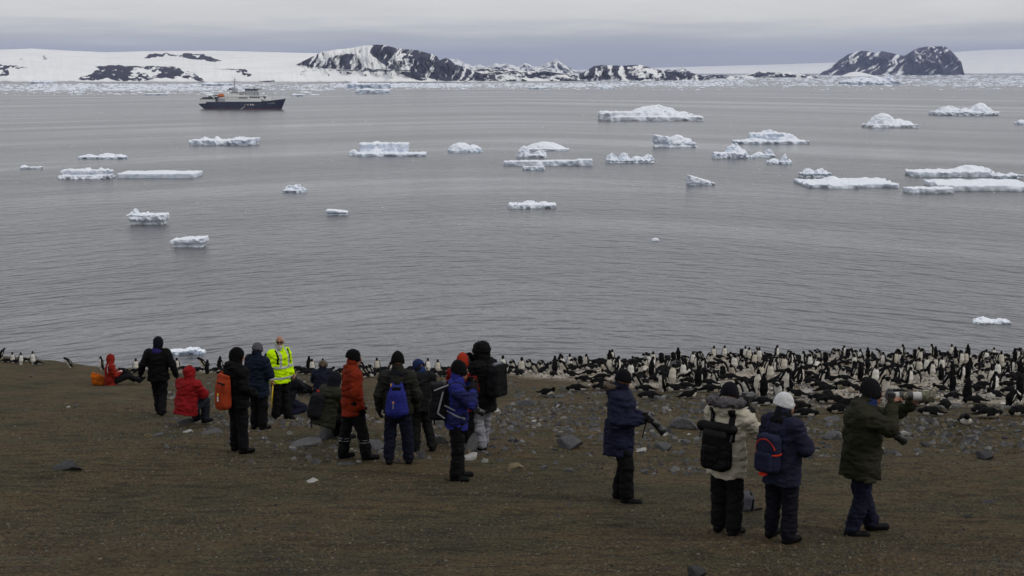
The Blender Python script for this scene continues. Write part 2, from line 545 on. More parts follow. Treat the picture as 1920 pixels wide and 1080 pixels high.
def massif(name, label, prof, base, depth, maskfn, du=0.8, dv=0.5, gully=0.35, seed=1, y0=None, dome=False, cat='mountain', kind=None, warp=1.0):
    u0, u1 = prof[0][0], prof[-1][0]
    nu = int((u1 - u0) / du) + 1
    us = np.linspace(u0, u1, nu)
    vt = interp(prof, us) + 0.5 * fbm(us / 9, seed, 0.5, seed, 3) * (0 if dome else 1)
    vb = interp(base, us)
    vt = np.minimum(vt, vb - 0.3)
    Y0 = sea_y(float(np.mean(vb))) if y0 is None else y0
    nt_ = int(max(vb - vt) / dv) + 8
    ts = np.linspace(0, 1, nt_)
    T, U = np.meshgrid(ts, us, indexing='ij')
    VV = vb + (vt - vb) * T
    warpx = 4.5 * warp * fbm(U / 12, VV / 6, 0.3, seed + 5, 4); warpy = 2.0 * warp * fbm(U / 10, VV / 5, 7.3, seed + 9, 4)
    rock = np.clip(maskfn(U + warpx, VV + warpy, T, seed), 0, 1)
    g = fbm((U + 8 * T) / 10, T * 2.0, 0.1, seed + 3, 4)
    Yd = Y0 + depth * (T ** (2.0 if dome else 1.15)) + depth * gully * g * np.sin(np.pi * np.clip(T, 0, 1)) * (0.12 if dome else 1)
    P = np.zeros(U.shape + (3,))
    bb = (540 - VV) / F
    ry = CP + bb * SP; rz = -SP + bb * CP
    t = Yd / ry
    P[..., 0] = (U - 960) / F * t; P[..., 1] = Yd; P[..., 2] = CAMZ + rz * t
    P[0, :, 2] = -0.6
    # the far side falls away behind the crest
    rows, rk = [P], [rock]
    top = P[-1]
    for q, (fy, fz) in enumerate(((0.25, 0.93), (0.7, 0.6), (1.3, 0.0))):
        R_ = top.copy(); R_[:, 1] += depth * fy; R_[:, 0] *= R_[:, 1] / top[:, 1]
        R_[:, 2] = top[:, 2] * fz - (0.6 if fz == 0 else 0)
        rows.append(R_[None]); rk.append(rock[-1:])
    P = np.concatenate(rows); rock = np.concatenate(rk)
    nr = P.shape[0]
    ix = np.arange(nr * nu).reshape(nr, nu)
    q = np.stack([ix[:-1, :-1], ix[:-1, 1:], ix[1:, 1:], ix[1:, :-1]], -1).reshape(-1, 4)
    me = mesh_np(name, P.reshape(-1, 3), [q])
    set_f(me, 'rock', rock)
    o = obj(name, me, m_mtn)
    tag(o, label, cat)
    o['kind'] = 'structure'
    return o
def sm(x, a, b_): return np.clip((x - a) / (b_ - a), 0, 1)
def holes(U, V, su, sv, thr, seed, w=0.12): return 1 - sm(fbm(U / su, V / sv, 0.7, seed, 4), thr, thr + w)

NUN = [(272, 108), (283, 101), (330, 101), (350, 100), (380, 101), (392, 105), (413, 113), (400, 116), (380, 112), (365, 112), (345, 107), (320, 104), (296, 106), (285, 111)]
LOW = [(178, 125), (215, 123), (255, 123), (330, 125), (345, 131), (365, 138), (384, 148), (380, 153.5), (352, 149), (340, 145), (325, 147), (300, 146), (280, 150), (262, 152), (215, 152), (198, 147), (165, 150), (146, 147), (158, 142), (178, 137), (184, 131)]
LOWB = [(250, 126), (290, 126), (305, 137), (282, 143), (268, 137), (258, 144), (240, 140)]
WED = [(400, 129), (460, 130), (476, 142), (462, 143), (446, 136), (436, 131)]
LFT = [(-5, 122), (20, 123), (52, 126), (40, 128), (17, 128), (15, 139), (5, 142), (-5, 144)]
PK1 = [(78, 111), (84, 104), (91, 111)]; PK2 = [(36, 112), (41, 108), (46, 112)]
SML = [(489, 152), (500, 150), (517, 152), (516, 154), (490, 154)]
def mask_snow(U, V, T, s):
    r = np.zeros(U.shape)
    for p in (NUN, LOW, WED, LFT, SML): r = np.maximum(r, inpoly(U, V, p) * holes(U, V, 11, 4, 0.42, s + 2))
    r = np.maximum(r, 0.6 * inpoly(U, V, PK1)); r = np.maximum(r, 0.5 * inpoly(U, V, PK2))
    r = r * (1 - inpoly(U, V, LOWB) * sm(fbm(U / 9, V / 5, 3.1, s, 3), -0.25, 0.0))
    return r
massif('snow_hill', 'long smooth white snowfield with flat dark rock bands behind the ship', [(-60, 96), (0, 93), (60, 91), (130, 95), (200, 98), (270, 96), (400, 95), (560, 99), (700, 101), (760, 118), (800, 150)],
       [(-60, 153.5), (800, 153.5)], 1900, mask_snow, seed=3, dome=True, gully=0.1)
CAP = [(598, 105), (606, 96), (640, 91), (690, 84), (700, 86), (694, 98), (700, 106), (712, 115), (722, 124), (735, 131), (700, 130), (684, 127), (676, 116), (672, 104), (650, 100), (625, 106), (610, 110)]
MIDW = [(735, 104), (760, 100), (780, 106), (775, 118), (770, 131), (742, 131), (728, 118)]
APR = [(500, 160), (500, 120), (556, 122), (600, 127), (640, 130), (700, 132), (770, 133), (790, 140), (815, 150), (815, 160)]
APK = [(608, 140), (640, 134), (668, 136), (688, 148), (670, 149), (640, 144), (620, 147)]; APK2 = [(740, 134), (796, 134), (802, 150), (784, 151), (762, 143)]
APK3 = [(550, 136), (570, 132), (590, 132), (575, 136)]; APK4 = [(590, 131), (690, 131), (785, 132), (690, 134)]
def mask_main(U, V, T, s):
    st = fbm((U + (V - 100) * 0.55) / 5.5, V / 26, 0.2, s, 3)
    r = 1 - sm(st, np.where(U < 680, -0.02, 0.46), np.where(U < 680, 0.22, 0.62))
    r *= 1 - 0.95 * inpoly(U, V, CAP)
    sp = fbm(U / 6, V / 5, 2.2, s + 4, 4)
    r *= 1 - inpoly(U, V, MIDW) * sm(sp, -0.3, 0.0)
    r *= 1 - sm(sp, 0.85, 0.95) * (U > 780)
    ap = inpoly(U, V, APR)
    r = np.where(ap, 0, r)
    for p in (APK, APK2, APK3, APK4): r = np.maximum(r, inpoly(U, V, p) * holes(U, V, 9, 4, 0.45, s + 8))
    return r * (1 - sm(V, 151, 153))
massif('rock_mountain', 'broad dark rocky mountain streaked with snow gullies, the highest left of centre', [(515, 152), (540, 133), (556, 121), (575, 111), (590, 104), (604, 97), (630, 93), (660, 90), (680, 86), (700, 84), (716, 84), (735, 88), (745, 91), (782, 94), (800, 99), (819, 105), (824, 113), (836, 109), (844, 112), (852, 119), (872, 127), (900, 139), (935, 152)],
       [(515, 153.2), (935, 153.2)], 520, mask_main, seed=11, gully=0.4, warp=0.6)
def mask_far(U, V, T, s):
    a = fbm((U + (V - 120)) / 8, V / 7, 0.4, s, 4)
    top = sm(T, 0.55, 0.8)
    return (1 - sm(a, -0.3, 0.0)) * (1 - 0.6 * top)
massif('far_mountains', 'distant range of pointed snowy peaks beyond the broad rocky mountain', [(820, 128), (840, 110), (858, 111), (872, 118), (886, 124), (898, 121), (912, 125), (930, 118), (941, 121), (950, 118), (968, 125), (985, 118), (1003, 125), (1014, 123), (1026, 117), (1036, 112), (1043, 109.5), (1049, 115), (1058, 121), (1076, 131), (1110, 136)],
       [(820, 142), (1110, 142)], 1500, mask_far, seed=21, gully=0.4, y0=10500)
def mask_fore(U, V, T, s): return (1 - sm(fbm(U / 18, V / 4, 0.4, s, 4), 0.0, 0.15)) * (T < 0.95)
massif('low_hills', 'low dark hills with snow patches below the pointed peaks', [(850, 145), (885, 131), (905, 127), (930, 130), (960, 131), (990, 134), (1020, 132), (1050, 137), (1085, 140), (1110, 150)],
       [(850, 152), (1110, 152)], 500, mask_fore, seed=25, gully=0.4)
MES = [(1176, 126), (1205, 121), (1222, 128), (1245, 134), (1235, 150), (1205, 151), (1190, 142), (1180, 136)]
def mask_mesa(U, V, T, s):
    r = 1 - sm(fbm(U / 5, V / 14, 0.4, s, 3), 0.38, 0.55)
    r *= 1 - inpoly(U, V, MES) * sm(fbm(U / 7, V / 4, 0.9, s, 3), -0.35, -0.1)
    return r * (1 - sm(V, 149, 151.5) * 0.7)
massif('mesa_hill', 'flat topped dark hill with one snowy shoulder right of the pointed peaks', [(1068, 150), (1090, 138), (1114, 124), (1130, 122), (1160, 123), (1200, 121.5), (1215, 125), (1238, 132), (1252, 134), (1290, 136), (1312, 140), (1330, 148)],
       [(1068, 151.5), (1330, 151.5)], 330, mask_mesa, seed=31, gully=0.4)
def mask_pk(U, V, T, s): return 1 - sm(fbm(U / 3, V / 3, 0.4, s, 3), -0.3, 0.0)
massif('small_peaks', 'pair of tiny sharp peaks behind the flat topped hill', [(1243, 134), (1252, 128), (1258, 132), (1268, 130), (1277, 125), (1290, 133), (1300, 137)], [(1243, 140), (1300, 140)], 500, mask_pk, seed=33)
def mask_low(U, V, T, s): return (1 - sm(fbm(U / 12, V / 3, 0.4, s, 3), 0.15, 0.35)) * sm(T, 0.05, 0.2)
massif('dark_headland', 'long low dark headland before the snow plateau', [(1385, 146), (1400, 140), (1425, 134), (1450, 136), (1480, 136), (1512, 140), (1535, 145)], [(1385, 147), (1535, 147)], 260, mask_low, seed=37)
massif('dark_islet', 'short low dark headland left of the long one', [(1308, 147), (1330, 141), (1352, 140), (1376, 143), (1384, 147)], [(1308, 148.5), (1384, 148.5)], 200, mask_low, seed=39)
def mask_none(U, V, T, s): return np.zeros(U.shape)
massif('snow_plateau', 'smooth white ice plateau sloping along the right skyline', [(1040, 134), (1090, 131), (1300, 125), (1450, 121), (1560, 117.5), (1650, 115), (1780, 98), (1850, 93.5), (1925, 92), (2000, 92)], [(1040, 138), (2000, 138)], 5200, mask_none, seed=41, dome=True, gully=0.08, du=3)
STK = [(1650, 128), (1700, 108), (1712, 110), (1662, 132)]
def mask_right(U, V, T, s):
    st = fbm((U + (V - 110) * 1.25) / 7, (V - U * 0.3) / 22, 0.2, s, 3)
    r = 1 - sm(st, np.where(U < 1695, 0.22, 0.5), np.where(U < 1695, 0.4, 0.68))
    spk = fbm(U / 4, V / 3, 1.2, s + 3, 3)
    r *= 1 - sm(spk, 0.25, 0.5) * ((U > 1715) & (U < 1770) & (V < 118))
    return r
massif('right_massif', 'twin humped dark rock massif at the right of the skyline', [(1522, 143), (1548, 132), (1558, 124), (1572, 114), (1590, 102), (1612, 95), (1628, 96), (1641, 99.5), (1655, 96), (1668, 99), (1684, 103), (1696, 105), (1708, 97), (1724, 89), (1745, 87), (1771, 86.5), (1779, 92), (1788, 100), (1803, 117), (1806, 131), (1808, 138)],
       [(1522, 141.5), (1808, 139.5)], 950, mask_right, seed=51, gully=0.45, warp=0.35)
massif('snow_mound', 'small rounded snow mound at the foot of the right massif', [(1578, 142), (1590, 137), (1600, 134.5), (1612, 135), (1626, 138), (1640, 142)], [(1578, 143.5), (1640, 143.5)], 240, mask_none, seed=53, dome=True)
# the ice shelf front at the far right
p0, p1 = on_sea(1802, 137.5), on_sea(1990, 137.5)
W_, D_ = p1[0] - p0[0], 2500.0
nx_ = 140
xs = np.linspace(p0[0], p1[0], nx_); hcl = 47.5 + 3.0 * fbm(xs / 180, 0.3, 0.1, 4, 3)
yo = 60 * fbm(xs / 260, 0.1, 0.2, 9, 3)
Vv = np.concatenate([np.c_[xs, p0[1] + yo, np.full(nx_, -1.0)], np.c_[xs, p0[1] + yo + 4, hcl], np.c_[xs, np.full(nx_, p0[1] + D_), hcl + 30], np.c_[xs, np.full(nx_, p0[1] + D_ + 50), np.full(nx_, -1.)]])
ix = np.arange(nx_ * 4).reshape(4, nx_)
me = mesh_np('ice_cliff', Vv, [np.stack([ix[:-1, :-1], ix[:-1, 1:], ix[1:, 1:], ix[1:, :-1]], -1).reshape(-1, 4)], smooth=False)
set_f(me, 'rock', np.full(len(Vv), 0.03))
o = obj('ice_cliff', me, m_mtn); tag(o, 'pale vertical ice shelf front right of the rock massif', 'ice cliff'); o['kind'] = 'structure'

# ------------------------------------------------------------------ ice
m_ice, nt, b = mat('glacier_ice')
a_c = attr(nt, 'Col')
n_i = noise(nt, 0.9, 5, 0.6)
nt.links.new(mixc(nt, 0.10, a_c.outputs['Color'], mixc(nt, 1.0, a_c.outputs['Color'], ramp(nt, n_i.outputs['Fac'], [(0.3, 0.6), (0.65, 1.0)]).outputs[0], 'MULTIPLY')), b.inputs['Base Color'])
b.inputs['Roughness'].default_value = 0.6
b.inputs['Specular IOR Level'].default_value = 0.3
bump(nt, b, n_i.outputs['Fac'], 0.35, 0.3)
SNOW, BLUE, GREEN, BROWN = np.array((0.755, 0.785, 0.85)), np.array((0.34, 0.44, 0.60)), np.array((0.20, 0.25, 0.20)), np.array((0.20, 0.17, 0.13))
def berg(label, u0, u1, vb, prims, rough=1.0, lump=7.0, notch=0.0, blue=0.65, stain=0.3, stain_c=GREEN, dirt=0.0, seed=0, front=None, res=None, group='icebergs and floes on the sound'):
    """prims in picture pixels from the left end: ('b', x0, x1, h, depth, back, tilt) slab, ('e', xc, rx, h, depth, back) mound, ('w', x0, x1, h0, h1, depth, back) wedge"""
    Y = sea_y(vb)
    m = Y / F * 1.012
    W = u1 - u0
    dmax = max((p[4] if p[0] != 'w' else p[5]) + 2 * abs(p[5] if p[0] != 'w' else p[6]) for p in prims)
    hmax = max((p[3] if p[0] != 'w' else max(p[3], p[4])) for p in prims)
    rs = res or max(W / 105, 0.42)
    f = Field((-W / 2 - 3, -dmax / 2 - 3, -2.2), (W / 2 + 3, dmax / 2 + 3 + 2, hmax + 3), rs)
    X, Yg, Z = f.grid()
    sx = fbm(X / lump, Yg / lump, Z / lump, seed + 1, 2); sy = fbm(X / lump + 9, Yg / lump, Z / lump, seed + 2, 2)
    l2 = lump / 2.3
    s2 = vnoise(X / l2, Yg / l2, Z / l2, seed + 21); s3 = vnoise(X / l2 + 5, Yg / l2, Z / l2 + 7, seed + 22)
    rg = min(1, rough)
    wx = X + (0.42 * lump * sx + 0.13 * lump * s2) * rg; wy = Yg + (0.6 * lump * sy + 0.13 * lump * s3) * rg; wz = Z + (0.16 * sx + 0.16 * s3) * lump * rough * np.clip(Z / 4 + 0.3, 0.3, 1)
    HS = 0.88
    D = np.full(tuple(f.n), 9.0, np.float32)
    for p in prims:
        if p[0] == 'b':
            x0, x1, h, dp, bk = p[1:6]; h = h * HS; tl = p[6] if len(p) > 6 else 0.0
            xc = (x0 + x1) / 2 - W / 2; hw = (x1 - x0) / 2
            rad = min(1.2, h * 0.3)
            zz = wz - tl * (wx - xc) / hw * h
            q = [np.abs(wx - xc) - (hw - rad), np.abs(wy - bk) - (dp / 2 - rad), np.abs(zz - (h - 6) / 2) - ((h + 6) / 2 - rad)]
            d = np.sqrt(sum(np.maximum(a, 0) ** 2 for a in q)) + np.minimum(np.maximum(np.maximum(q[0], q[1]), q[2]), 0) - rad
        elif p[0] == 'e':
            xc, rx, h, dp, bk = p[1:6]; h = h * HS
            q = (np.abs((wx - xc + W / 2) / rx) ** 1.6 + np.abs((wy - bk) / (dp / 2)) ** 1.8 + (np.maximum(wz, 0) / h) ** 1.7) ** (1 / 1.7)
            d = (q - 1) * min(rx, h, dp / 2)
        else:
            x0, x1, h0, h1, dp, bk = p[1:7]
            xc = (x0 + x1) / 2 - W / 2; hw = (x1 - x0) / 2
            hh = h0 + (h1 - h0) * np.clip((wx - xc + hw) / (2 * hw), 0, 1)
            d = np.maximum(np.maximum(np.abs(wx - xc) - hw, np.abs(wy - bk) - dp / 2), wz - hh) * 0.9
        kk = 0.8
        hmix = np.clip(0.5 + 0.5 * (D - d) / kk, 0, 1)
        D = D + (d - D) * hmix - kk * hmix * (1 - hmix)
    na, nz0, nw = notch if isinstance(notch, tuple) else (max(notch, 0.7), 0.8, 1.3)
    D = D + na * np.exp(-((Z - nz0) / nw) ** 2)
    nm = np.argwhere(np.abs(D) < 2.2)
    xx, yy, zz = f.ax[0][nm[:, 0]], f.ax[1][nm[:, 1]], f.ax[2][nm[:, 2]]
    # chipped facets: ridged noise, coarse and fine
    D[tuple(nm.T)] += rough * (1.25 * (np.abs(fbm(xx / 7.5, yy / 7.5, zz / 6.5, seed + 5, 2)) - 0.3) + 0.16 * (np.abs(fbm(xx / 2.6, yy / 2.6, zz / 4.5, seed + 7, 2)) - 0.3))
    f.D = D.astype(np.float32)
    V, Q = f.mesh()
    me = mesh_np('iceberg', V * m, [Q])
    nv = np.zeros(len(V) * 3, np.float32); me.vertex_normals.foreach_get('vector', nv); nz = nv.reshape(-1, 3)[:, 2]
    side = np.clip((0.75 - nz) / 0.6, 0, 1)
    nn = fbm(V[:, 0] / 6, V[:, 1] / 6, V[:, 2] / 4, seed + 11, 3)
    C = SNOW + (BLUE - SNOW) * (side * blue * np.clip(0.7 + 0.6 * nn, 0, 1))[:, None]  # steep faces get blue ice colour, with side shading painted in as darker tone
    sw = np.clip((1.9 + 1.6 * nn - V[:, 2]) / 1.6, 0, 1) * np.clip(side + 0.2, 0, 1) * stain
    wl_t = np.clip((1.5 - V[:, 2]) / 1.3, 0, 1) * 0.38
    C = C + (np.array((0.36, 0.52, 0.56)) - C) * wl_t[:, None]
    C = C + (stain_c - C) * sw[:, None]
    if dirt: C = C + (BROWN - C) * (dirt * np.clip(fbm(V[:, 0] / 9, V[:, 1] / 9, V[:, 2] / 2.5, seed + 13, 4) * 2.2 - 0.3, 0, 1) * np.clip(side + 0.15, 0, 1))[:, None]
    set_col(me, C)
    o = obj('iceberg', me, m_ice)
    c = at((u0 + u1) / 2, vb, Y)
    o.location = (c[0], Y + (front if front is not None else dmax / 2) * m, 0)
    tag(o, label, 'iceberg', group)
    return o

berg('low floe with a ragged left end and a smooth tilted snow slab', 349, 472, 274, [('b', 0, 55, 11, 40, 8), ('e', 26, 16, 17, 26, 10), ('e', 48, 12, 18, 22, 12), ('b', 45, 122, 12, 60, 10, 0.18), ('e', 92, 28, 17, 40, 16)], 0.8, seed=1, stain=0.5)
berg('thin bluish wavy floe above the two tier berg', 144, 232, 298, [('e', 20, 20, 9, 24, 0), ('e', 52, 22, 11, 24, 4), ('e', 74, 14, 9, 22, 3), ('b', 0, 88, 4, 28, 0)], 0.7, blue=0.7, stain=0.1, seed=2)
berg('small sliver of ice at the far left of the sea', 34, 77, 317, [('b', 4, 42, 4, 16, 0, 0.2), ('e', 8, 8, 8, 12, 2)], 0.6, seed=3)
berg('two tier lumpy berg with a deep notch round its middle', 106, 203, 336, [('b', 3, 84, 8, 42, 0), ('b', 6, 88, 18, 34, 4), ('e', 18, 14, 21, 26, 4), ('e', 52, 15, 23, 26, 5), ('e', 76, 16, 23, 26, 4), ('b', 70, 97, 17, 24, 6)], 1.0, notch=(4, 9, 1.8), blue=0.3, stain=0.5, stain_c=BROWN, seed=4)
berg('long flat tabular slab floe with straight grey sides', 219, 363, 334, [('b', 0, 143, 9.5, 80, 0), ('e', 75, 55, 13, 50, 10)], 0.25, lump=14, blue=0.5, stain=0.1, seed=5)
berg('small lumpy white berg bit right of the tabular slab', 528, 572, 361, [('e', 12, 11, 14, 20, 0), ('e', 26, 12, 17, 22, 3), ('e', 37, 8, 10, 18, 0), ('b', 2, 43, 5, 22, 0)], 1.0, lump=5, seed=6, stain=0.2)
berg('mushroom shaped ice lump with a dark green base', 234, 308, 422, [('b', 8, 66, 14, 34, 0), ('b', 2, 74, 21, 40, 2), ('e', 14, 13, 33, 22, 2), ('e', 38, 10, 27, 20, 6), ('e', 58, 16, 23, 22, 3)], 0.9, notch=(7, 3, 4.5), stain=1.0, seed=7, blue=0.25)
berg('tilted ice table on a ribbed white pedestal', 319, 382, 464, [('b', 5, 59, 11, 34, 0), ('b', 0, 63, 17, 44, 1, 0.14)], 0.7, notch=(6, 2.5, 4), stain=0.6, seed=8, blue=0.3)
berg('small flat tilted slab of ice alone in mid water', 611, 652, 404, [('b', 6, 40, 5, 20, 0), ('b', 0, 40, 9, 28, 2, -0.25)], 0.4, notch=(3.5, 1.5, 2), stain=0.6, seed=9)
berg('floe backed by a long straight ribbed ice cliff', 648, 795, 294, [('b', 20, 112, 25, 34, 26), ('e', 52, 30, 29, 30, 28), ('e', 10, 11, 13, 22, 6), ('e', 52, 18, 14, 24, 4), ('b', 15, 146, 6, 46, -6)], 0.8, blue=0.5, stain=0.25, seed=10)
berg('rounded pale blue ice dome', 837, 904, 286, [('e', 26, 26, 20, 44, 0), ('e', 48, 20, 15, 40, 0), ('e', 20, 18, 13, 34, -6)], 0.5, blue=0.9, stain=0.0, seed=11)
berg('low smooth white ice hump behind the knobbly lump', 985, 1068, 284, [('e', 38, 40, 18, 60, 10), ('b', 4, 83, 4, 40, 0)], 0.35, blue=0.6, stain=0.0, seed=12)
berg('knobbly two headed lump before the smooth hump', 970, 1028, 296, [('e', 12, 13, 24, 26, 0), ('e', 42, 14, 16, 26, 0), ('b', 4, 54, 6, 26, 0)], 1.1, lump=5, stain=0.4, blue=0.35, seed=13)
berg('long log shaped floe with a blunt grey right end', 945, 1110, 311, [('b', 0, 150, 10, 26, 4, 0.12), ('b', 138, 165, 13, 30, 0)], 0.6, blue=0.5, stain=0.25, stain_c=BROWN, seed=14)
berg('small boot shaped ice piece before the log floe', 981, 1022, 319, [('b', 0, 40, 7, 20, 0), ('e', 31, 9, 18, 18, 0)], 0.8, lump=5, stain=0.3, seed=15)
berg('jagged undercut berg with a knob in the middle and green foot', 1134, 1230, 306, [('b', 4, 90, 7, 36, 0), ('e', 14, 13, 19, 28, 0), ('e', 38, 13, 23, 28, 2), ('e', 62, 16, 14, 28, 0), ('e', 82, 14, 17, 26, 2)], 1.2, lump=6, notch=(3, 2, 2.4), stain=0.9, seed=16)
berg('ragged low white floe alone in mid water below the log floe', 954, 1042, 391, [('b', 1, 87, 8, 46, 0), ('e', 38, 20, 14, 30, 6), ('e', 66, 18, 12, 30, 6), ('e', 14, 14, 11, 28, 0)], 0.9, stain=0.35, blue=0.3, seed=17)
berg('tiny white ice bit in open water', 1220, 1238, 452, [('e', 9, 9, 6, 12, 0), ('e', 5, 5, 4, 9, 0)], 0.4, lump=4, stain=0.1, seed=18)
berg('round shouldered berg with a thin ledge at its left', 1228, 1310, 276, [('e', 44, 26, 25, 44, 0), ('e', 60, 18, 19, 40, 0), ('b', 0, 34, 22, 22, 6, -0.15), ('b', 26, 80, 9, 44, 0)], 0.6, notch=(3, 4, 3), blue=0.45, stain=0.3, seed=19)
big_berg = berg('largest dirty white berg with penguins standing on its hump', 1126, 1322, 227, [('b', 3, 80, 18, 70, 4), ('e', 105, 60, 32, 80, 6), ('e', 70, 40, 20, 70, 0), ('b', 20, 193, 9, 80, 0), ('e', 150, 40, 18, 70, 0)], 0.7, lump=12, blue=0.2, stain=0.6, stain_c=BROWN, dirt=0.25, seed=20)
berg('stepped berg of stacked pale tiers', 1380, 1523, 271, [('b', 36, 100, 21, 36, 22), ('e', 72, 28, 28, 30, 26), ('e', 104, 28, 20, 30, 16), ('e', 42, 34, 11, 30, 0), ('b', 4, 142, 6, 50, 4), ('e', 92, 12, 15, 20, -4)], 0.9, blue=0.5, stain=0.35, seed=21)
berg('lumpy berg with a grey cap and a long thin toe', 1340, 1420, 298, [('e', 42, 20, 30, 26, 16), ('e', 50, 20, 21, 30, 8), ('b', 2, 60, 11, 36, 0), ('b', 30, 78, 4, 30, 0), ('e', 14, 14, 12, 24, -3)], 1.0, blue=0.6, stain=0.4, seed=22)
berg('low wavy ice piece between the two lumpy bergs', 1411, 1455, 295, [('e', 14, 14, 11, 22, 0), ('e', 33, 10, 17, 20, 0), ('b', 2, 43, 5, 22, 0)], 0.8, lump=5, blue=0.6, stain=0.15, seed=23)
berg('small pointed ice bit with a hooked horn', 1438, 1488, 308, [('e', 15, 14, 11, 22, 0), ('e', 34, 8, 20, 16, 0), ('b', 2, 48, 6, 24, 0), ('e', 44, 6, 10, 14, 0)], 0.9, lump=5, stain=0.2, seed=24)
berg('wedge shaped ice piece falling away to the right', 1290, 1342, 347, [('w', 0, 50, 18, 3, 24, 0)], 0.6, lump=6, blue=0.6, stain=0.15, seed=25)
berg('crumbly berg with a dark green waterline behind the angular slab', 1501, 1563, 333, [('b', 1, 60, 9, 32, 0), ('e', 18, 16, 19, 24, 2), ('e', 42, 18, 18, 24, 2)], 1.1, lump=5, notch=(3.5, 2.5, 3), stain=1.0, seed=26)
berg('wide flat angular snow slab in the right half', 1521, 1690, 354, [('b', 0, 168, 8, 140, 10, 0.1), ('e', 70, 26, 17, 40, 50), ('b', 34, 90, 9, 150, 0)], 0.5, lump=22, blue=0.45, stain=0.4, seed=27)
berg('flat slab carrying a rough snow heap at its right end', 1716, 1880, 332, [('b', 0, 145, 11, 70, 0), ('e', 118, 44, 23, 50, 14), ('e', 148, 16, 17, 30, 10)], 0.7, lump=12, blue=0.4, stain=0.25, seed=28)
berg('low rubbly ice piece beside the slab with the snow heap', 1864, 1920, 334, [('e', 14, 13, 11, 24, 0), ('e', 36, 16, 11, 24, 0), ('b', 2, 54, 6, 26, 0)], 1.0, lump=5, stain=0.2, seed=29)
berg('thin green sided slab left of the large flat floe', 1705, 1790, 363, [('b', 0, 85, 11, 44, 0)], 0.4, lump=12, blue=0.4, stain=0.9, seed=30)
berg('large flat snow floe with a brown stain at the right edge', 1779, 1960, 360, [('b', 0, 180, 12, 150, 10), ('e', 110, 60, 17, 60, 40), ('e', 130, 14, 13, 20, -70)], 0.4, lump=22, blue=0.3, stain=0.45, dirt=0.25, seed=31)
berg('pointed dirty white mound berg', 1627, 1725, 240, [('e', 34, 30, 30, 50, 0), ('e', 62, 34, 18, 50, 0), ('b', 2, 96, 7, 56, 0)], 0.7, blue=0.2, stain=0.6, stain_c=BROWN, dirt=0.35, seed=32)
berg('rugged twin headed white berg', 1756, 1875, 217, [('e', 30, 28, 20, 44, 0), ('e', 60, 20, 15, 44, 0), ('e', 88, 24, 25, 44, 0), ('b', 2, 116, 8, 50, 0)], 1.1, blue=0.3, stain=0.7, seed=33)
berg('small ice bit cut off by the right edge', 1905, 1936, 234, [('e', 14, 14, 11, 22, 0)], 0.7, stain=0.3, seed=34)
berg('white ice floe close to the shore behind the penguin colony', 1832, 1908, 610, [('e', 24, 22, 10, 34, 12), ('e', 54, 20, 7, 30, 2), ('b', 4, 72, 4, 34, 4)], 0.9, lump=9, blue=0.35, stain=0.0, seed=35)
berg('flat floe with a blue grey side close to the left shore', 308, 381, 666, [('w', 0, 60, 5, 9, 26, 4), ('w', 40, 73, 9, 4, 22, 4), ('e', 28, 24, 8, 22, 2)], 0.9, lump=8, blue=0.9, stain=0.0, seed=36)
FARG = 'bergs along the pack ice edge'
berg('flat topped far berg above the ship wake line', 667, 731, 176, [('b', 0, 62, 9, 40, 0), ('e', 20, 18, 12, 30, 0), ('e', 52, 10, 10, 30, 0)], 0.6, blue=0.6, stain=0.0, seed=37, group=FARG)
berg('long blue far berg under the broad mountain', 648, 730, 165.5, [('e', 14, 14, 15, 40, 0), ('b', 4, 80, 9, 50, 0)], 0.7, blue=0.9, stain=0, seed=38, group=FARG)
berg('big jagged far berg below the right rock massif', 1585, 1689, 159, [('e', 40, 38, 15, 60, 0), ('e', 88, 12, 22, 40, 0), ('e', 66, 24, 17, 50, 0), ('b', 4, 102, 7, 70, 0)], 1.2, blue=0.8, stain=0, seed=39, group=FARG)
berg('thin far floe just behind the ship bow', 546, 570, 181, [('b', 0, 24, 4, 20, 0), ('e', 12, 8, 5, 12, 0)], 0.4, blue=0.5, stain=0.0, seed=40, group=FARG)
berg('low far floe left of the ship at the pack edge', 272, 310, 179, [('b', 0, 38, 4, 26, 0), ('e', 22, 12, 5, 14, 0)], 0.4, blue=0.5, stain=0.0, seed=41, group=FARG)
berg('pointed far berg at the left pack edge', 52, 93, 156.5, [('e', 10, 8, 9, 30, 0), ('e', 32, 9, 8, 30, 0), ('b', 2, 40, 3, 30, 0)], 0.5, blue=0.7, stain=0.0, seed=42, group=FARG)
berg('wide pale far berg above the ship mast', 373, 430, 162, [('e', 16, 15, 9, 40, 0), ('b', 4, 56, 6, 40, 0)], 0.6, blue=0.8, stain=0.0, seed=43, group=FARG)
berg('triangular far berg left of the penguin berg', 1121, 1152, 166.5, [('e', 15, 14, 9, 30, 0), ('b', 0, 30, 3, 30, 0)], 0.6, blue=0.9, stain=0.0, seed=44, group=FARG)
berg('low triangular far berg right of the pointed peaks', 992, 1026, 167, [('e', 18, 15, 6, 30, 0), ('b', 0, 34, 3, 30, 0)], 0.6, blue=0.9, stain=0.0, seed=45, group=FARG)
berg('ragged far floe line left of the ship', 135, 154, 175, [('e', 6, 6, 5, 16, 0), ('b', 0, 19, 2.5, 20, 0)], 0.5, blue=0.5, stain=0.0, seed=46, group=FARG)

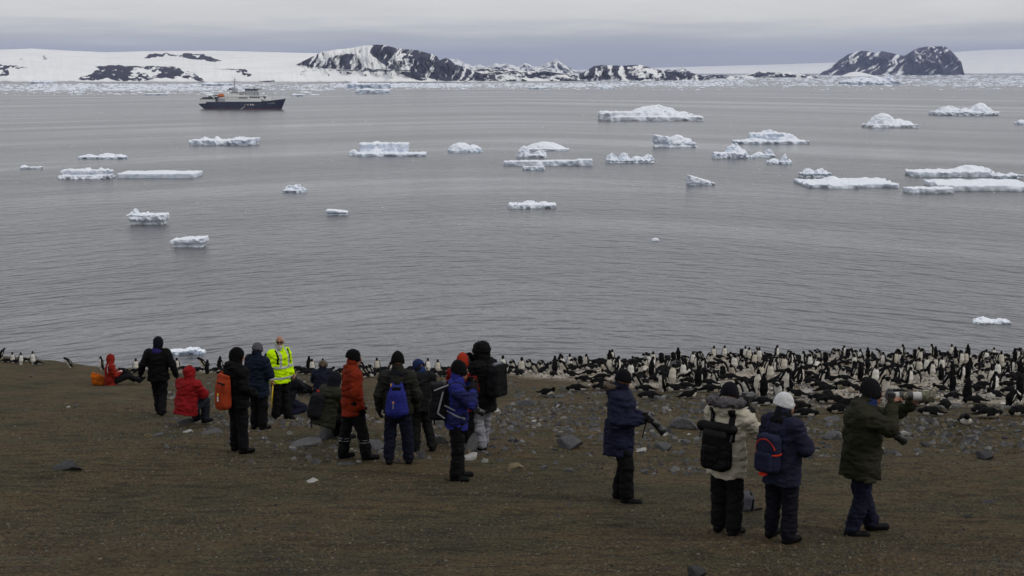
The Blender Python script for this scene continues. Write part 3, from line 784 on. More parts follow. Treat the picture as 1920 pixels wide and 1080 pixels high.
# pack ice: thousands of floes, too many to count
rng = np.random.default_rng(5)
def chunk_template(n, r):
    ang = np.linspace(0, 2 * np.pi, n, endpoint=False)
    return ang
def pack_ice():
    Vs, Qs, Ts, b0 = [], [], [], 0
    N = 9500
    k = 7
    ang = np.linspace(0, 2 * np.pi, k, endpoint=False)
    for i in range(N):
        u = rng.uniform(-80, 2000)
        w = rng.random()
        dens = 0.5 + 0.5 * float(vnoise(u / 130.0, 0.3, 0.2, 77))
        if u < 620: v = rng.uniform(158, 170) if w < 0.75 else rng.uniform(158, 178)
        elif u < 1100: v = rng.uniform(156.5, 164) if w < 0.85 else rng.uniform(156.5, 168)
        else: v = (147 + 15 * rng.random() ** 0.8) if w < 0.85 else rng.uniform(141.5, 169)
        if u > 1380 and w < 0.3: v = rng.uniform(141.5, 155)
        if rng.random() > 0.15 + dens * 1.1: continue
        Y = sea_y(v); m = Y / F
        r = m * (1.2 + 6.5 * rng.random() ** 3) * (1.3 if rng.random() < 0.06 else 1)
        h = min(m * rng.uniform(0.35, 1.8), r * 0.9)
        c = at(u, v, Y)
        rr_ = r * rng.uniform(0.65, 1.2, k); sy = rng.uniform(0.8, 2.5)
        p = np.zeros((2 * k + 1, 3))
        p[:k, 0] = rr_ * np.cos(ang); p[:k, 1] = rr_ * np.sin(ang) * sy; p[:k, 2] = -0.5
        p[k:2 * k, 0] = rr_ * np.cos(ang) * rng.uniform(0.5, 0.97, k); p[k:2 * k, 1] = rr_ * np.sin(ang) * sy * 0.8; p[k:2 * k, 2] = h * rng.uniform(0.35, 1, k)
        p[2 * k] = (rng.uniform(-0.3, 0.3) * r, 0, h * rng.uniform(0.7, 1.3))
        p[:, 0] += c[0]; p[:, 1] += Y
        Vs.append(p)
        i0 = np.arange(k); i1 = (i0 + 1) % k
        Qs.append(np.stack([i0, i1, k + i1, k + i0], 1) + b0); Ts.append(np.stack([k + i0, k + i1, np.full(k, 2 * k)], 1) + b0)
        b0 += 2 * k + 1
    V = np.concatenate(Vs)
    me = mesh_np('pack_ice', V, [np.concatenate(Qs), np.concatenate(Ts)], smooth=False)
    t = np.repeat(rng.random(len(Vs)), 2 * k + 1)[:, None]
    set_col(me, SNOW + (np.array((0.74, 0.78, 0.86)) - SNOW) * t)
    o = obj('pack_ice', me, m_ice)
    tag(o, 'broken field of pack ice along the far shore', 'pack ice', kind='stuff')
pack_ice()
def brash_ice():
    Vs, Qs, Ts, b0 = [], [], [], 0
    k = 6; ang = np.linspace(0, 2 * np.pi, k, endpoint=False)
    for i in range(150):
        u, v = rng.uniform(-20, 1940), rng.uniform(182, 430)
        Y = sea_y(v); m = Y / F
        r = m * rng.uniform(0.6, 2.4) ** 1.2; h = m * rng.uniform(0.3, 0.9)
        c = at(u, v, Y); rr_ = r * rng.uniform(0.6, 1.2, k)
        p = np.zeros((2 * k, 3)); p[:k, 0] = rr_ * np.cos(ang); p[:k, 1] = rr_ * np.sin(ang); p[:k, 2] = -0.3
        p[k:, 0] = p[:k, 0] * 0.8; p[k:, 1] = p[:k, 1] * 0.8; p[k:, 2] = h * rng.uniform(0.4, 1, k)
        p[:, 0] += c[0]; p[:, 1] += Y; Vs.append(p)
        i0 = np.arange(k); i1 = (i0 + 1) % k
        Qs.append(np.stack([i0, i1, k + i1, k + i0], 1) + b0); Ts.append((np.arange(k) + k + b0)[None]); b0 += 2 * k
    V = np.concatenate(Vs)
    me = mesh_np('brash_ice', V, [np.concatenate(Qs), np.concatenate(Ts)], smooth=False)
    set_col(me, np.tile(SNOW * 0.85, (len(V), 1)))
    tag(obj('brash_ice', me, m_ice), 'tiny crumbs of brash ice drifting between the bergs', 'brash ice', kind='stuff')
brash_ice()

# ------------------------------------------------------------------ the slope
CREST = [(-400, 690), (-50, 665), (0, 668), (60, 673), (125, 680), (190, 690), (260, 693), (400, 693), (600, 696), (720, 696), (950, 694), (1050, 685), (1150, 679), (1250, 674), (1400, 670), (1700, 668), (2000, 669), (2500, 680)]
_cu = np.array([c[0] for c in CREST], float)
def _cy(v):
    x, y, z = ray(960, v)
    return 2.75 / (-z / y - 0.158)
_cyv = np.array([_cy(c[1]) for c in CREST])
def ground_z(x, y, fine=True):
    x, y = np.asarray(x, float), np.asarray(y, float)
    u = 960 + F * 0.985 * x / np.maximum(y, 14)
    yc = np.interp(u, _cu, _cyv)
    z = CAMZ - 2.75 - 0.158 * y
    d = np.maximum(y - yc, 0)
    z = z - 0.75 * d * d / (d + 5)
    z = z + 0.16 * fbm(x * 0.11, y * 0.11, 0.2, 101, 2) * np.clip((y - 6) / 10, 0, 1) * (1 - 0.8 * np.clip((y - 38) / 12, 0, 1))
    if fine: z = z + 0.035 * fbm(x * 0.9, y * 0.9, 0.6, 111, 4)
    return np.maximum(z, -3.0)
def on_ground(u, v):
    x, y, z = ray(u, v)
    Y = np.linspace(6, 75, 3000)
    h = CAMZ + z / y * Y - ground_z(x / y * Y, Y)
    i = np.argmax(h < 0)
    if h[i] >= 0: i = len(Y) - 1
    Yh = Y[i]
    return np.array([x / y * Yh, Yh, float(ground_z(x / y * Yh, Yh))])
m_gr, nt, b = mat('ash_gravel_ground')
g1 = noise(nt, 0.38, 7, 0.68); g2 = noise(nt, 22, 6, 0.75); g3 = noise(nt, 110, 3, 0.6); g4 = noise(nt, 3.0, 5, 0.65, vec_scale=(0.6, 1.6, 1))
a_col = attr(nt, 'colony')
c_br = ramp(nt, g1.outputs['Fac'], [(0.34, (0.038, 0.033, 0.017)), (0.46, (0.054, 0.045, 0.022)), (0.56, (0.070, 0.048, 0.023)), (0.66, (0.070, 0.062, 0.038))])
c_sp = ramp(nt, g2.outputs['Fac'], [(0.36, 0.32), (0.5, 0.95), (0.64, 2.0)])
c_f = ramp(nt, g3.outputs['Fac'], [(0.35, 0.7), (0.65, 1.3)])
c_m = ramp(nt, g4.outputs['Fac'], [(0.36, 0.52), (0.52, 1.12), (0.7, 1.3)])
c1 = mixc(nt, 1.0, mixc(nt, 1.0, mixc(nt, 1.0, c_br.outputs[0], c_sp.outputs[0], 'MULTIPLY'), c_f.outputs[0], 'MULTIPLY'), c_m.outputs[0], 'MULTIPLY')
c_gu = ramp(nt, g2.outputs['Fac'], [(0.32, (0.13, 0.105, 0.08)), (0.45, (0.28, 0.24, 0.19)), (0.56, (0.42, 0.37, 0.31)), (0.66, (0.58, 0.54, 0.48))])
g5 = noise(nt, 1.1, 5, 0.6)
cmask = nt.nodes.new('ShaderNodeMath'); cmask.operation = 'MULTIPLY'
nt.links.new(a_col.outputs['Fac'], cmask.inputs[0]); nt.links.new(ramp(nt, g5.outputs['Fac'], [(0.28, 0.45), (0.46, 1.0)]).outputs[0], cmask.inputs[1])
nt.links.new(mixc(nt, cmask.outputs[0], c1, c_gu.outputs[0]), b.inputs['Base Color'])
b.inputs['Roughness'].default_value = 0.95; b.inputs['Specular IOR Level'].default_value = 0.15
nb_ = bump(nt, None, g2.outputs['Fac'], 0.9, 0.05)
nb_ = bump(nt, None, g4.outputs['Fac'], 0.5, 0.10, nb_)
bump(nt, b, g3.outputs['Fac'], 0.7, 0.012, nb_)
def colony_mask(x, y):
    """nesting ground: pale guano and small stones"""
    u = 960 + F * 0.985 * x / np.maximum(y, 14)
    edge = np.interp(u, [0, 300, 330, 700, 930, 1050, 1230, 1400, 1700, 1950], [58, 62, 47, 46, 46, 41, 38, 35, 32.5, 31])
    return np.clip((y - edge + 2.2 * fbm(x * 0.35, y * 0.35, 0.1, 131, 3)) / 3.0, 0, 1)
ys = np.concatenate([np.arange(-30, 10, 1.5), np.arange(10, 34, 0.13), np.arange(34, 66, 0.2), np.arange(66, 140, 1.5)])
sgrid = np.linspace(-1, 1, 430)
Yg, Sg = np.meshgrid(ys, sgrid, indexing='ij')
Xg = Sg * (16 + 0.62 * np.abs(Yg))
Zg = ground_z(Xg, Yg)
ix = np.arange(Yg.size).reshape(Yg.shape)
me = mesh_np('ground', np.stack([Xg, Yg, Zg], -1).reshape(-1, 3), [np.stack([ix[:-1, :-1], ix[:-1, 1:], ix[1:, 1:], ix[1:, :-1]], -1).reshape(-1, 4)])
set_f(me, 'colony', colony_mask(Xg.ravel(), Yg.ravel()))
ground = obj('ground', me, m_gr); ground['kind'] = 'structure'

# ------------------------------------------------------------------ stones
m_rock = []
for nm, ca, cb in (('grey_stone', (0.05, 0.05, 0.053), (0.125, 0.125, 0.13)), ('dark_stone', (0.028, 0.028, 0.030), (0.065, 0.065, 0.068)), ('pale_stone', (0.24, 0.23, 0.22), (0.42, 0.41, 0.39)), ('tan_stone', (0.10, 0.075, 0.045), (0.2, 0.16, 0.10))):
    m_, nt, b = mat(nm)
    n_ = noise(nt, 6, 6, 0.65); n2_ = noise(nt, 40, 4, 0.6)
    nt.links.new(mixc(nt, 0.35, ramp(nt, n_.outputs['Fac'], [(0.3, ca), (0.72, cb)]).outputs[0], ramp(nt, n2_.outputs['Fac'], [(0.3, ca), (0.7, cb)]).outputs[0]), b.inputs['Base Color'])
    b.inputs['Roughness'].default_value = 0.9; b.inputs['Specular IOR Level'].default_value = 0.2
    bump(nt, b, n2_.outputs['Fac'], 0.6, 0.03)
    m_rock.append(m_)
import bmesh
def rock_mesh(seed, cuts=9, sub=3, flat=0.6):
    r = random.Random(seed)
    bm = bmesh.new(); bmesh.ops.create_icosphere(bm, subdivisions=sub, radius=1.0)
    pl = []
    for i in range(cuts):
        n = Vector((r.gauss(0, 1), r.gauss(0, 1), r.gauss(0, 1))).normalized()
        pl.append((n, r.uniform(0.36, 0.80)))
    for v in bm.verts:
        for n, d in pl:
            e = v.co.dot(n) - d
            if e > 0: v.co -= n * e
        v.co += v.co.normalized() * 0.03 * r.uniform(-1, 1)
        v.co.z *= flat
    bmesh.ops.recalc_face_normals(bm, faces=bm.faces)
    me = bpy.data.meshes.new('stone'); bm.to_mesh(me); bm.free()
    return me
rock_lib = {k: [rock_mesh(100 * k + i, cuts=15 + i % 6, flat=(0.45, 0.6, 0.75, 0.9)[i % 4]) for i in range(8)] for k in range(1)}[0]
rock_by_mat = {}
def rock_me(i, mi):
    key = (i % 8, mi)
    if key not in rock_by_mat:
        me = rock_lib[i % 8].copy(); me.materials.append(m_rock[mi]); rock_by_mat[key] = me
    return rock_by_mat[key]
rr = random.Random(8)
def stone(u, v, wpx, hpx, mi, label, i, group=None, name='rock', dpx=None, rz=None, sink=0.36):
    """a stone whose foot shows at (u, v), so many pixels wide and high"""
    p = on_ground(u, v)
    m = p[1] / F
    o = bpy.data.objects.new(name, rock_me(i, mi)); COL.objects.link(o)
    fl = (0.45, 0.6, 0.75, 0.9)[(i % 8) % 4]
    wx = wpx * m / 2 / 0.72; hz = hpx * m / (2 * fl * 0.62) / 1.35
    o.scale = (wx, (dpx * m / 2 / 0.78) if dpx else wx * rr.uniform(0.7, 1.0), hz)
    o.location = (p[0], p[1] + o.scale[1] * 0.5, p[2] + hz * fl * 0.72 * (1 - 2 * sink) * 0.9)
    o.rotation_euler = (rr.uniform(-0.12, 0.12), rr.uniform(-0.12, 0.12), rr.uniform(-0.4, 0.4) if rz is None else rz)
    tag(o, label, 'rock', group)
    return o
G_ = 'single rocks lying on the slope'
NAMED = [(120, 884, 64, 26, 1, 'dark weathered boulder poking from the bare slope at the left', 6), (1308, 1082, 40, 26, 1, 'dark rock cut off by the bottom edge of the picture', 2),
         (277, 820, 18, 16, 3, 'small tan rock on the slope beside a grey one', 3), (296, 818, 22, 12, 0, 'small grey rock touching the tan one', 4), (352, 812, 24, 10, 2, 'white stone in front of the seated person in red', 6),
         (345, 796, 44, 22, 0, 'grey rock serving as seat for the crouching person in red', 3), (400, 812, 34, 12, 0, 'flat grey stone behind the black jacketed walker with the red bag', 0),
         (572, 836, 64, 17, 0, 'broad flat grey slab beside the crouching olive jacket', 4), (612, 824, 40, 40, 0, 'grey block under the crouching olive jacket', 7), (585, 904, 24, 8, 2, 'flat pale stone on the bare slope below the orange jacket', 0),
         (705, 845, 46, 24, 0, 'grey rock between the orange jacket and the blue dry bag', 2), (825, 832, 34, 24, 0, 'angular grey rock right of the blue hatted person', 1), (884, 846, 36, 56, 0, 'tall grey rock behind the blue jacketed person', 7), (880, 862, 34, 22, 2, 'pale flat topped rock before the tall grey one', 4),
         (948, 845, 22, 14, 0, 'rock right of the black boots of the parka wearer', 5), (1070, 842, 52, 32, 0, 'largest angular boulder in the stone field', 2), (985, 762, 44, 26, 0, 'rounded grey boulder below the colony edge', 3),
         (968, 878, 34, 14, 3, 'tan mottled rock in front of the stone field', 5), (1020, 880, 18, 14, 0, 'small blocky rock right of the tan mottled one', 6), (1068, 886, 26, 14, 0, 'low grey rock furthest forward of the stone field', 3), (1203, 848, 22, 14, 2, 'white splinter rock right of the navy parka', 4),
         (1245, 846, 36, 22, 0, 'grey rock pair leader right of the white splinter', 2), (1290, 806, 50, 32, 0, 'leaning angular grey boulder left of the cream parka', 1), (1562, 826, 40, 34, 0, 'split boulder left of the big lens photographer', 6), (1565, 790, 34, 14, 0, 'grey rock behind the olive photographer', 0),
         (1815, 972, 20, 14, 1, 'small dark pointed rock alone on the right slope', 3), (1858, 944, 24, 8, 1, 'thin dark rock chip on the right slope', 0), (1850, 862, 36, 20, 1, 'dark rock at the lower edge of the right stone band', 2), (1066, 948, 14, 5, 1, 'dark chip on the slope left of the navy parka boots', 4),
         (1262, 690, 24, 20, 0, 'big rounded grey boulder inside the penguin colony', 7), (672, 694, 26, 12, 0, 'grey boulder among penguins behind the orange jacket', 3), (85, 688, 0, 0, 0, '', 0), (1520, 738, 30, 12, 2, 'whitened rock heap in the middle of the colony', 4), (1795, 763, 26, 8, 0, 'flat grey rock at the foot of a nesting penguin', 0)]
for (u, v, w_, h_, mi, lb, i) in NAMED:
    if w_: stone(u, v, w_, h_, mi, lb, i)
# the stone field: grey stones strewn between the slope and the colony
FIELD_LABEL = {0: 'grey angular stone lying in the stone field below the penguins', 1: 'dark stone strewn in the stone field below the penguins', 2: 'pale whitish stone strewn in the stone field below the penguins'}
cnt = 0
st_by = {}
def st_zone(u):
    for lim, s in ((930, 'behind the group'), (1030, 'right of the black parka'), (1130, 'left of the navy parka'), (1230, 'around the navy parka'), (1400, 'left of the cream parka'), (1600, 'left of the olive photographer'), (1760, 'below the long lens')):
        if u < lim: return s
    return 'near the right edge'
while cnt < 190:
    zone = rr.random()
    if zone < 0.5: u, v = rr.uniform(925, 1330), 745 + 110 * rr.random() ** 1.2
    elif zone < 0.78: u, v = rr.uniform(1480, 1915), 795 + 55 * rr.random()
    elif zone < 0.9: u, v = rr.uniform(560, 930), rr.uniform(745, 850)
    else: u, v = rr.uniform(20, 420), rr.uniform(700, 800)
    w_ = rr.choice((8, 9, 10, 11, 12, 13, 15, 19)) * rr.uniform(0.9, 1.1)
    if zone >= 0.78: w_ *= 0.7
    mi = rr.choice((0, 0, 0, 0, 1, 1, 2)) if zone >= 0.5 or zone < 0.3 else rr.choice((0, 0, 0, 1))
    lb = FIELD_LABEL[mi]
    g = 'stones of the stone field'
    if zone >= 0.9: lb, g = 'small loose ' + ('grey', 'dark', 'pale')[mi] + ' stone on the brown slope at the left', 'loose stones on the left slope'
    elif zone >= 0.78: lb, g = 'small ' + ('grey', 'dark', 'pale')[mi] + ' stone on the slope behind the group of people', 'loose stones behind the group'
    if zone < 0.78: lb = ('grey', 'dark', 'pale')[mi] + (' large' if w_ > 14 else ' small') + ' stone of the stone field ' + st_zone(u)
    st_by.setdefault(lb, []).append((u, stone(u, v, w_, w_ * rr.uniform(0.35, 0.7), mi, lb, rr.randrange(8), g, name='stone', sink=0.36)))
    cnt += 1
ORD = 'first second third fourth fifth sixth seventh eighth ninth tenth eleventh twelfth thirteenth fourteenth fifteenth sixteenth seventeenth eighteenth nineteenth twentieth'.split()
for lb, lst in st_by.items():
    if len(lst) > 1:
        for k, (_, o) in enumerate(sorted(lst, key=lambda t: t[0])): o['label'] = lb + ', ' + ORD[min(k, 19)] + ' from left'
# pebbles and gravel: nobody could count them
def pebbles(name, label, N, sampler, size, cols, seed, sink=0.2):
    g = np.random.default_rng(seed)
    x, y = sampler(g, N)
    s = size(g, len(x), y)
    z = ground_z(x, y)
    T = np.array([(1, 0, 0), (-1, 0, 0), (0, 1, 0), (0, -1, 0), (0, 0, 1), (0.6, 0.6, 0.55), (-0.6, -0.5, 0.6)], float)
    Ft = np.array([(0, 5, 4), (0, 2, 5), (2, 4, 5), (2, 1, 4), (1, 6, 4), (1, 3, 6), (3, 4, 6), (3, 0, 4)])
    n = len(x)
    P = T[None] * g.uniform(0.65, 1.25, (n, 7, 1))
    P[:, :, 2] *= g.uniform(0.4, 0.9, (n, 1))
    a = g.uniform(0, 2 * np.pi, n); c, s_ = np.cos(a)[:, None], np.sin(a)[:, None]
    X = P[:, :, 0] * c - P[:, :, 1] * s_ * 0.8; Y = P[:, :, 0] * s_ + P[:, :, 1] * c * 0.8
    V = np.stack([X * s[:, None] + x[:, None], Y * s[:, None] + y[:, None], P[:, :, 2] * s[:, None] + (z - s * sink * 0.2)[:, None]], -1)
    V[:, :4, 2] -= (s * 0.25)[:, None]
    me = mesh_np(name, V.reshape(-1, 3), [(Ft[None] + 7 * np.arange(n)[:, None, None]).reshape(-1, 3)], smooth=False)
    C = np.array(cols)[g.integers(0, len(cols), n)] * g.uniform(0.6, 1.3, (n, 1))
    set_col(me, np.repeat(C, 7, 0))
    o = obj(name, me, m_peb); tag(o, label, name.replace('_', ' '), kind='stuff')
m_peb = colmat('pebble_stone', 0.9, 30, 0.3, 0.01, 0.2)
def s_near(g, N):
    y = 13.3 + 21 * g.random(N) ** 1.5
    x = g.uniform(-1, 1, N) * (y * 0.375 + 0.6)
    k = fbm(x * 0.5, y * 0.5, 0.4, 71, 3) > g.uniform(-0.9, 0.5, N)
    return x[k], y[k]
pebbles('gravel', 'fine gravel scattered over the bare brown slope', 150000, s_near, lambda g, n, y: (0.006 + 0.020 * g.random(n) ** 5) * (0.6 + y / 30), [(0.08, 0.062, 0.04), (0.12, 0.095, 0.065), (0.05, 0.045, 0.035), (0.10, 0.065, 0.035), (0.13, 0.115, 0.085), (0.045, 0.045, 0.045), (0.07, 0.055, 0.035), (0.09, 0.08, 0.06)], 5)
def s_mid(g, N):
    u = g.uniform(300, 1960, N)
    y = np.where(u < 920, 22 + 22 * g.random(N), np.where(u < 1350, 21 + 22 * g.random(N), 23 + 17 * g.random(N)))
    x = (u - 960) / F / 0.985 * y
    k = fbm(x * 0.6, y * 0.6, 0.9, 73, 3) > g.uniform(-0.4, 0.9, N)
    return x[k], y[k]
pebbles('small_stones', 'small grey stones littering the stone field', 40000, s_mid, lambda g, n, y: 0.018 + 0.095 * g.random(n) ** 2.5, [(0.085, 0.085, 0.088), (0.11, 0.11, 0.112), (0.055, 0.055, 0.058), (0.075, 0.075, 0.078), (0.17, 0.165, 0.155), (0.10, 0.08, 0.05), (0.075, 0.06, 0.035)], 6)
def s_col(g, N):
    u = g.uniform(-20, 1980, N); y = 33 + 29 * g.random(N)
    x = (u - 960) / F / 0.985 * y
    k = (colony_mask(x, y) > g.random(N)) & (fbm(x * 0.9, y * 0.9, 0.9, 79, 3) > g.uniform(-0.9, 0.5, N))
    return x[k], y[k]
pebbles('nest_pebbles', 'pale nest pebbles and guano on the colony ground', 52000, s_col, lambda g, n, y: 0.018 + 0.055 * g.random(n) ** 2.5, [(0.2, 0.19, 0.17), (0.3, 0.28, 0.25), (0.12, 0.115, 0.11), (0.5, 0.48, 0.45), (0.09, 0.085, 0.08)], 7)

# ------------------------------------------------------------------ people
SKIN = np.array(srgb('996c55')); LIPS = np.array(srgb('7c473c')); EYE = np.array((0.02, 0.018, 0.016)); 
m_skin = colmat('skin', 0.55, 120, 0.15, 0.002, 0.35)
m_black = plain('black_plastic', (0.012, 0.012, 0.013), 0.4)
m_lensw = plain('lens_barrel_white', (0.40, 0.39, 0.38), 0.4)
m_glass = plain('dark_glass', (0.008, 0.008, 0.01), 0.1, 0.0, 0.8)
m_refl = plain('reflective_band', (0.33, 0.34, 0.36), 0.35)
m_yel = plain('yellow_shaft', srgb('d8b400'), 0.4)
m_camo, nt, b = mat('camouflage_cover')
n_ = noise(nt, 38, 2, 0.5)
nt.links.new(ramp(nt, n_.outputs['Fac'], [(0.38, (0.035, 0.035, 0.02)), (0.45, (0.10, 0.095, 0.06)), (0.55, (0.06, 0.06, 0.035)), (0.62, (0.2, 0.19, 0.15))]).outputs[0], b.inputs['Base Color'])
b.inputs['Roughness'].default_value = 0.9
def furmat(name, ca, cb):
    m_, nt, b = mat(name)
    n_ = noise(nt, 70, 5, 0.7)
    nt.links.new(ramp(nt, n_.outputs['Fac'], [(0.3, ca), (0.7, cb)]).outputs[0], b.inputs['Base Color'])
    b.inputs['Roughness'].default_value = 1.0; b.inputs['Specular IOR Level'].default_value = 0.1
    bump(nt, b, n_.outputs['Fac'], 1.0, 0.03)
    return m_
fur_brown = furmat('brown_fur', (0.03, 0.024, 0.018), (0.17, 0.14, 0.10))
fur_grey = furmat('grey_fur', (0.035, 0.033, 0.038), (0.17, 0.155, 0.165))
fur_black = furmat('black_fur', (0.004, 0.004, 0.004), (0.02, 0.02, 0.02))
hair_white = furmat('white_hair', (0.3, 0.29, 0.28), (0.6, 0.58, 0.56))

BASE = dict(pel=(0, 0, 0.95), chest=(0, 0.0, 1.33), neck=(0, 0.012, 1.475), head=(0, -0.015, 1.635),
            hipL=(0.09, 0, 0.92), kneL=(0.105, -0.02, 0.50), ankL=(0.115, 0.02, 0.09), hipR=(-0.09, 0, 0.92), kneR=(-0.105, -0.02, 0.50), ankR=(-0.115, 0.02, 0.09),
            shL=(0.18, 0.01, 1.40), elL=(0.245, 0.04, 1.13), wrL=(0.26, -0.04, 0.885), shR=(-0.18, 0.01, 1.40), elR=(-0.245, 0.04, 1.13), wrR=(-0.26, -0.04, 0.885),
            footL=(0.12, -1, 0), footR=(-0.12, -1, 0))
def rotz(a):
    c, s = math.cos(a), math.sin(a)
    return np.array([[c, -s, 0], [s, c, 0], [0, 0, 1]])
def hand_prims(w, d, n, s, curl, r, L=1.0):
    """palm, four unequal bent fingers and a thumb from the side of the palm; d: towards the fingertips, n: palm side, s: thumb side"""
    out = []
    out.append((ell(w + d * 0.052, (0.046, 0.020 + r * 0.4, 0.052), [s, n, d]), 0.012))
    out.append((rcone(w - d * 0.02, w + d * 0.03, 0.030 + r * 0.3, 0.028 + r * 0.3), 0.02))
    for i, (o, ln) in enumerate(((0.031, 0.074), (0.011, 0.083), (-0.010, 0.077), (-0.030, 0.060))):
        a = w + d * 0.093 + s * o
        c1, c2 = curl * 1.1, curl * 2.2
        b1 = a + (d * math.cos(c1) + n * math.sin(c1)) * ln * 0.52 * L
        b2 = b1 + (d * math.cos(c2) + n * math.sin(c2)) * ln * 0.5 * L
        out.append((rcone(a - d * 0.02, b1, r * 1.05, r), 0.004)); out.append((rcone(b1, b2, r, r * 0.85), 0.003))
    a = w + d * 0.028 + s * 0.036
    t1 = a + (s * 0.8 + d * 0.6 + n * 0.35 * curl) * 0.038
    t2 = t1 + (d * 0.85 + s * (0.35 - 0.5 * curl) + n * 0.7 * curl) * 0.034
    out.append((rcone(a, t1, r * 1.25, r * 1.1), 0.008)); out.append((rcone(t1, t2, r * 1.1, r * 0.9), 0.004))
    return out
class Person:
    pass
def person(label, u, v, yaw, H=1.75, pose=None, head=(0, 0), jacket='141414', trousers='121216', boots='0c0c0c', gloves='0a0a0a', hat=None, hood=None, hood_c=None,
           hem=0.74, puff=0.0, legw=1.13, seed=0, collar=None, res=0.0125, body_res=0.0125, curl=(0.5, 0.5), hand_n=None, ground_dz=0.0, jk=1.0, name_hat='hat', group='people watching the colony', loc=None, face=True, wrinkle=1.0, scarf=None):
    """yaw 0 faces the camera, 90 faces picture right, 180 faces away; the pose is given in the person's own frame (x to their left, -y forward)"""
    P = Person()
    J = {k: A3(p) for k, p in BASE.items()}
    if pose:
        for k, p in pose.items(): J[k] = A3(p)
    S = H / 1.765
    g = on_ground(u, v) if loc is None else A3(loc)
    root = empty('person', (g[0], g[1], g[2] + ground_dz), math.radians(yaw), S)
    tag(root, label, 'person', group)
    P.root, P.J, P.S = root, J, S
    side = J['shL'] - J['shR']; side /= np.linalg.norm(side)
    up = J['neck'] - J['pel']; up /= np.linalg.norm(up)
    allp = np.array([J[k] for k in J if not k.startswith('foot')])
    # ---- jacket
    hemP = J['pel'] - (J['chest'] - J['pel']) / np.linalg.norm(J['chest'] - J['pel']) * (max(0.0, J['pel'][2] - hem) if J['pel'][2] > 0.8 else 0.16)
    pts = np.array([J[k] for k in ('pel', 'chest', 'neck', 'shL', 'shR', 'elL', 'elR', 'wrL', 'wrR', 'head')] + [hemP])
    f = Field(pts.min(0) - 0.27, pts.max(0) + 0.24, res)
    p_ = puff
    w0, d0 = 0.195 + p_, 0.150 + p_
    f.add(esec(hemP, J['pel'], (w0 + 0.01, d0 + 0.01), (w0, d0), side))
    f.add(esec(J['pel'], J['chest'], (w0 - 0.005, d0), (0.198 + p_, 0.142 + p_), side), 0.03)
    nb = J['neck'] - up * 0.03
    f.cut(hemP, up)
    f.add(esec(J['chest'], nb, (0.198 + p_, 0.142 + p_), (0.115, 0.095), side), 0.03)
    f.add(rcone(J['shL'] - up * 0.02, J['shR'] - up * 0.02, 0.082 + p_ * 0.6, 0.082 + p_ * 0.6), 0.05)
    for q in 'LR':
        sh, el, wr = J['sh' + q], J['el' + q], J['wr' + q]
        f.add(rcone(sh, el, 0.086 + p_ * 0.6, 0.068 + p_ * 0.5), 0.035)
        f.add(rcone(el, wr, 0.068 + p_ * 0.5, 0.050 + p_ * 0.3), 0.02)
    f.add(rcone(nb, J['neck'] + up * 0.03 + (J['head'] - J['neck']) * 0.32 + A3((0, 0.012, 0)), 0.096, 0.088), 0.025)
    hc = J['head']
    hy = rotz(math.radians(head[0]))
    hp = math.radians(head[1])
    Rx = np.array([[1, 0, 0], [0, math.cos(hp), -math.sin(hp)], [0, math.sin(hp), math.cos(hp)]])
    HR = hy @ Rx                       # columns: head axes
    def hl(x, y, z): return hc + HR @ A3((x, y, z))
    P.hl, P.HR = hl, HR
    if hood == 'down':
        f.add(ell(J['neck'] + A3((0, 0.10, 0.005)), (0.145, 0.075, 0.075)), 0.04)
        f.add(rcone(J['neck'] + A3((0.10, 0.03, -0.01)), J['neck'] + A3((0.03, 0.10, 0.02)), 0.05, 0.06), 0.03)
        f.add(rcone(J['neck'] + A3((-0.10, 0.03, -0.01)), J['neck'] + A3((-0.03, 0.10, 0.02)), 0.05, 0.06), 0.03)
    if hood == 'up' and hood_c is None:
        f.add(ell(hl(0, 0.02, 0.012), (0.112, 0.132, 0.145), HR.T), 0.04)
        f.add(ell(hl(0, 0.03, -0.10), (0.11, 0.11, 0.10), HR.T), 0.04)
        f.add(ell(hl(0, -0.125, -0.015), (0.072, 0.075, 0.095), HR.T), 0.015, 's')
    f.disp(0.011 * wrinkle, 8.0, seed + 3, (1, 1, 2.4), 2)
    f.disp(0.008 * wrinkle, 19.0, seed + 9, (0.6, 0.6, 1.7), 2)
    f.crease(0.016 * wrinkle, 5.0, seed + 31, (1, 1, 1.6)); f.crease(0.010 * wrinkle, 11.0, seed + 37, (0.8, 0.8, 1.7))
    P.jf = f
    P.jacket = f.build('jacket', cloth(jacket, k=jk), root)
    if hood == 'up' and hood_c is not None:
        fh = Field(hc - 0.24, hc + 0.22, res)
        fh.add(ell(hl(0, 0.02, 0.012), (0.112, 0.132, 0.145), HR.T))
        fh.add(ell(hl(0, 0.03, -0.11), (0.115, 0.115, 0.10), HR.T), 0.04)
        fh.add(ell(hl(0, -0.125, -0.015), (0.072, 0.075, 0.095), HR.T), 0.015, 's')
        fh.disp(0.006, 14, seed, (1, 1, 1)); fh.build('hood', cloth(hood_c), root)
    if collar:
        fc = Field(J['neck'] - 0.2, J['neck'] + 0.2, res)
        fc.add(esec(J['neck'] - up * 0.035, J['neck'] + up * 0.035, (0.115, 0.11), (0.105, 0.10), side)); fc.add(ell(J['neck'] + A3((0, 0.075, -0.02)), (0.12, 0.06, 0.055)), 0.03)
        fc.disp(0.006, 20, seed); fc.build('collar', cloth(collar), root)
    # ---- trousers
    tp = np.array([J[k] for k in ('pel', 'hipL', 'hipR', 'kneL', 'kneR', 'ankL', 'ankR')])
    f = Field(tp.min(0) - 0.17, tp.max(0) + 0.17, res)
    f.add(esec(J['pel'] + up * 0.04, J['hipL'] * 0.5 + J['hipR'] * 0.5 - up * 0.02, (0.165, 0.115), (0.165, 0.12), side))
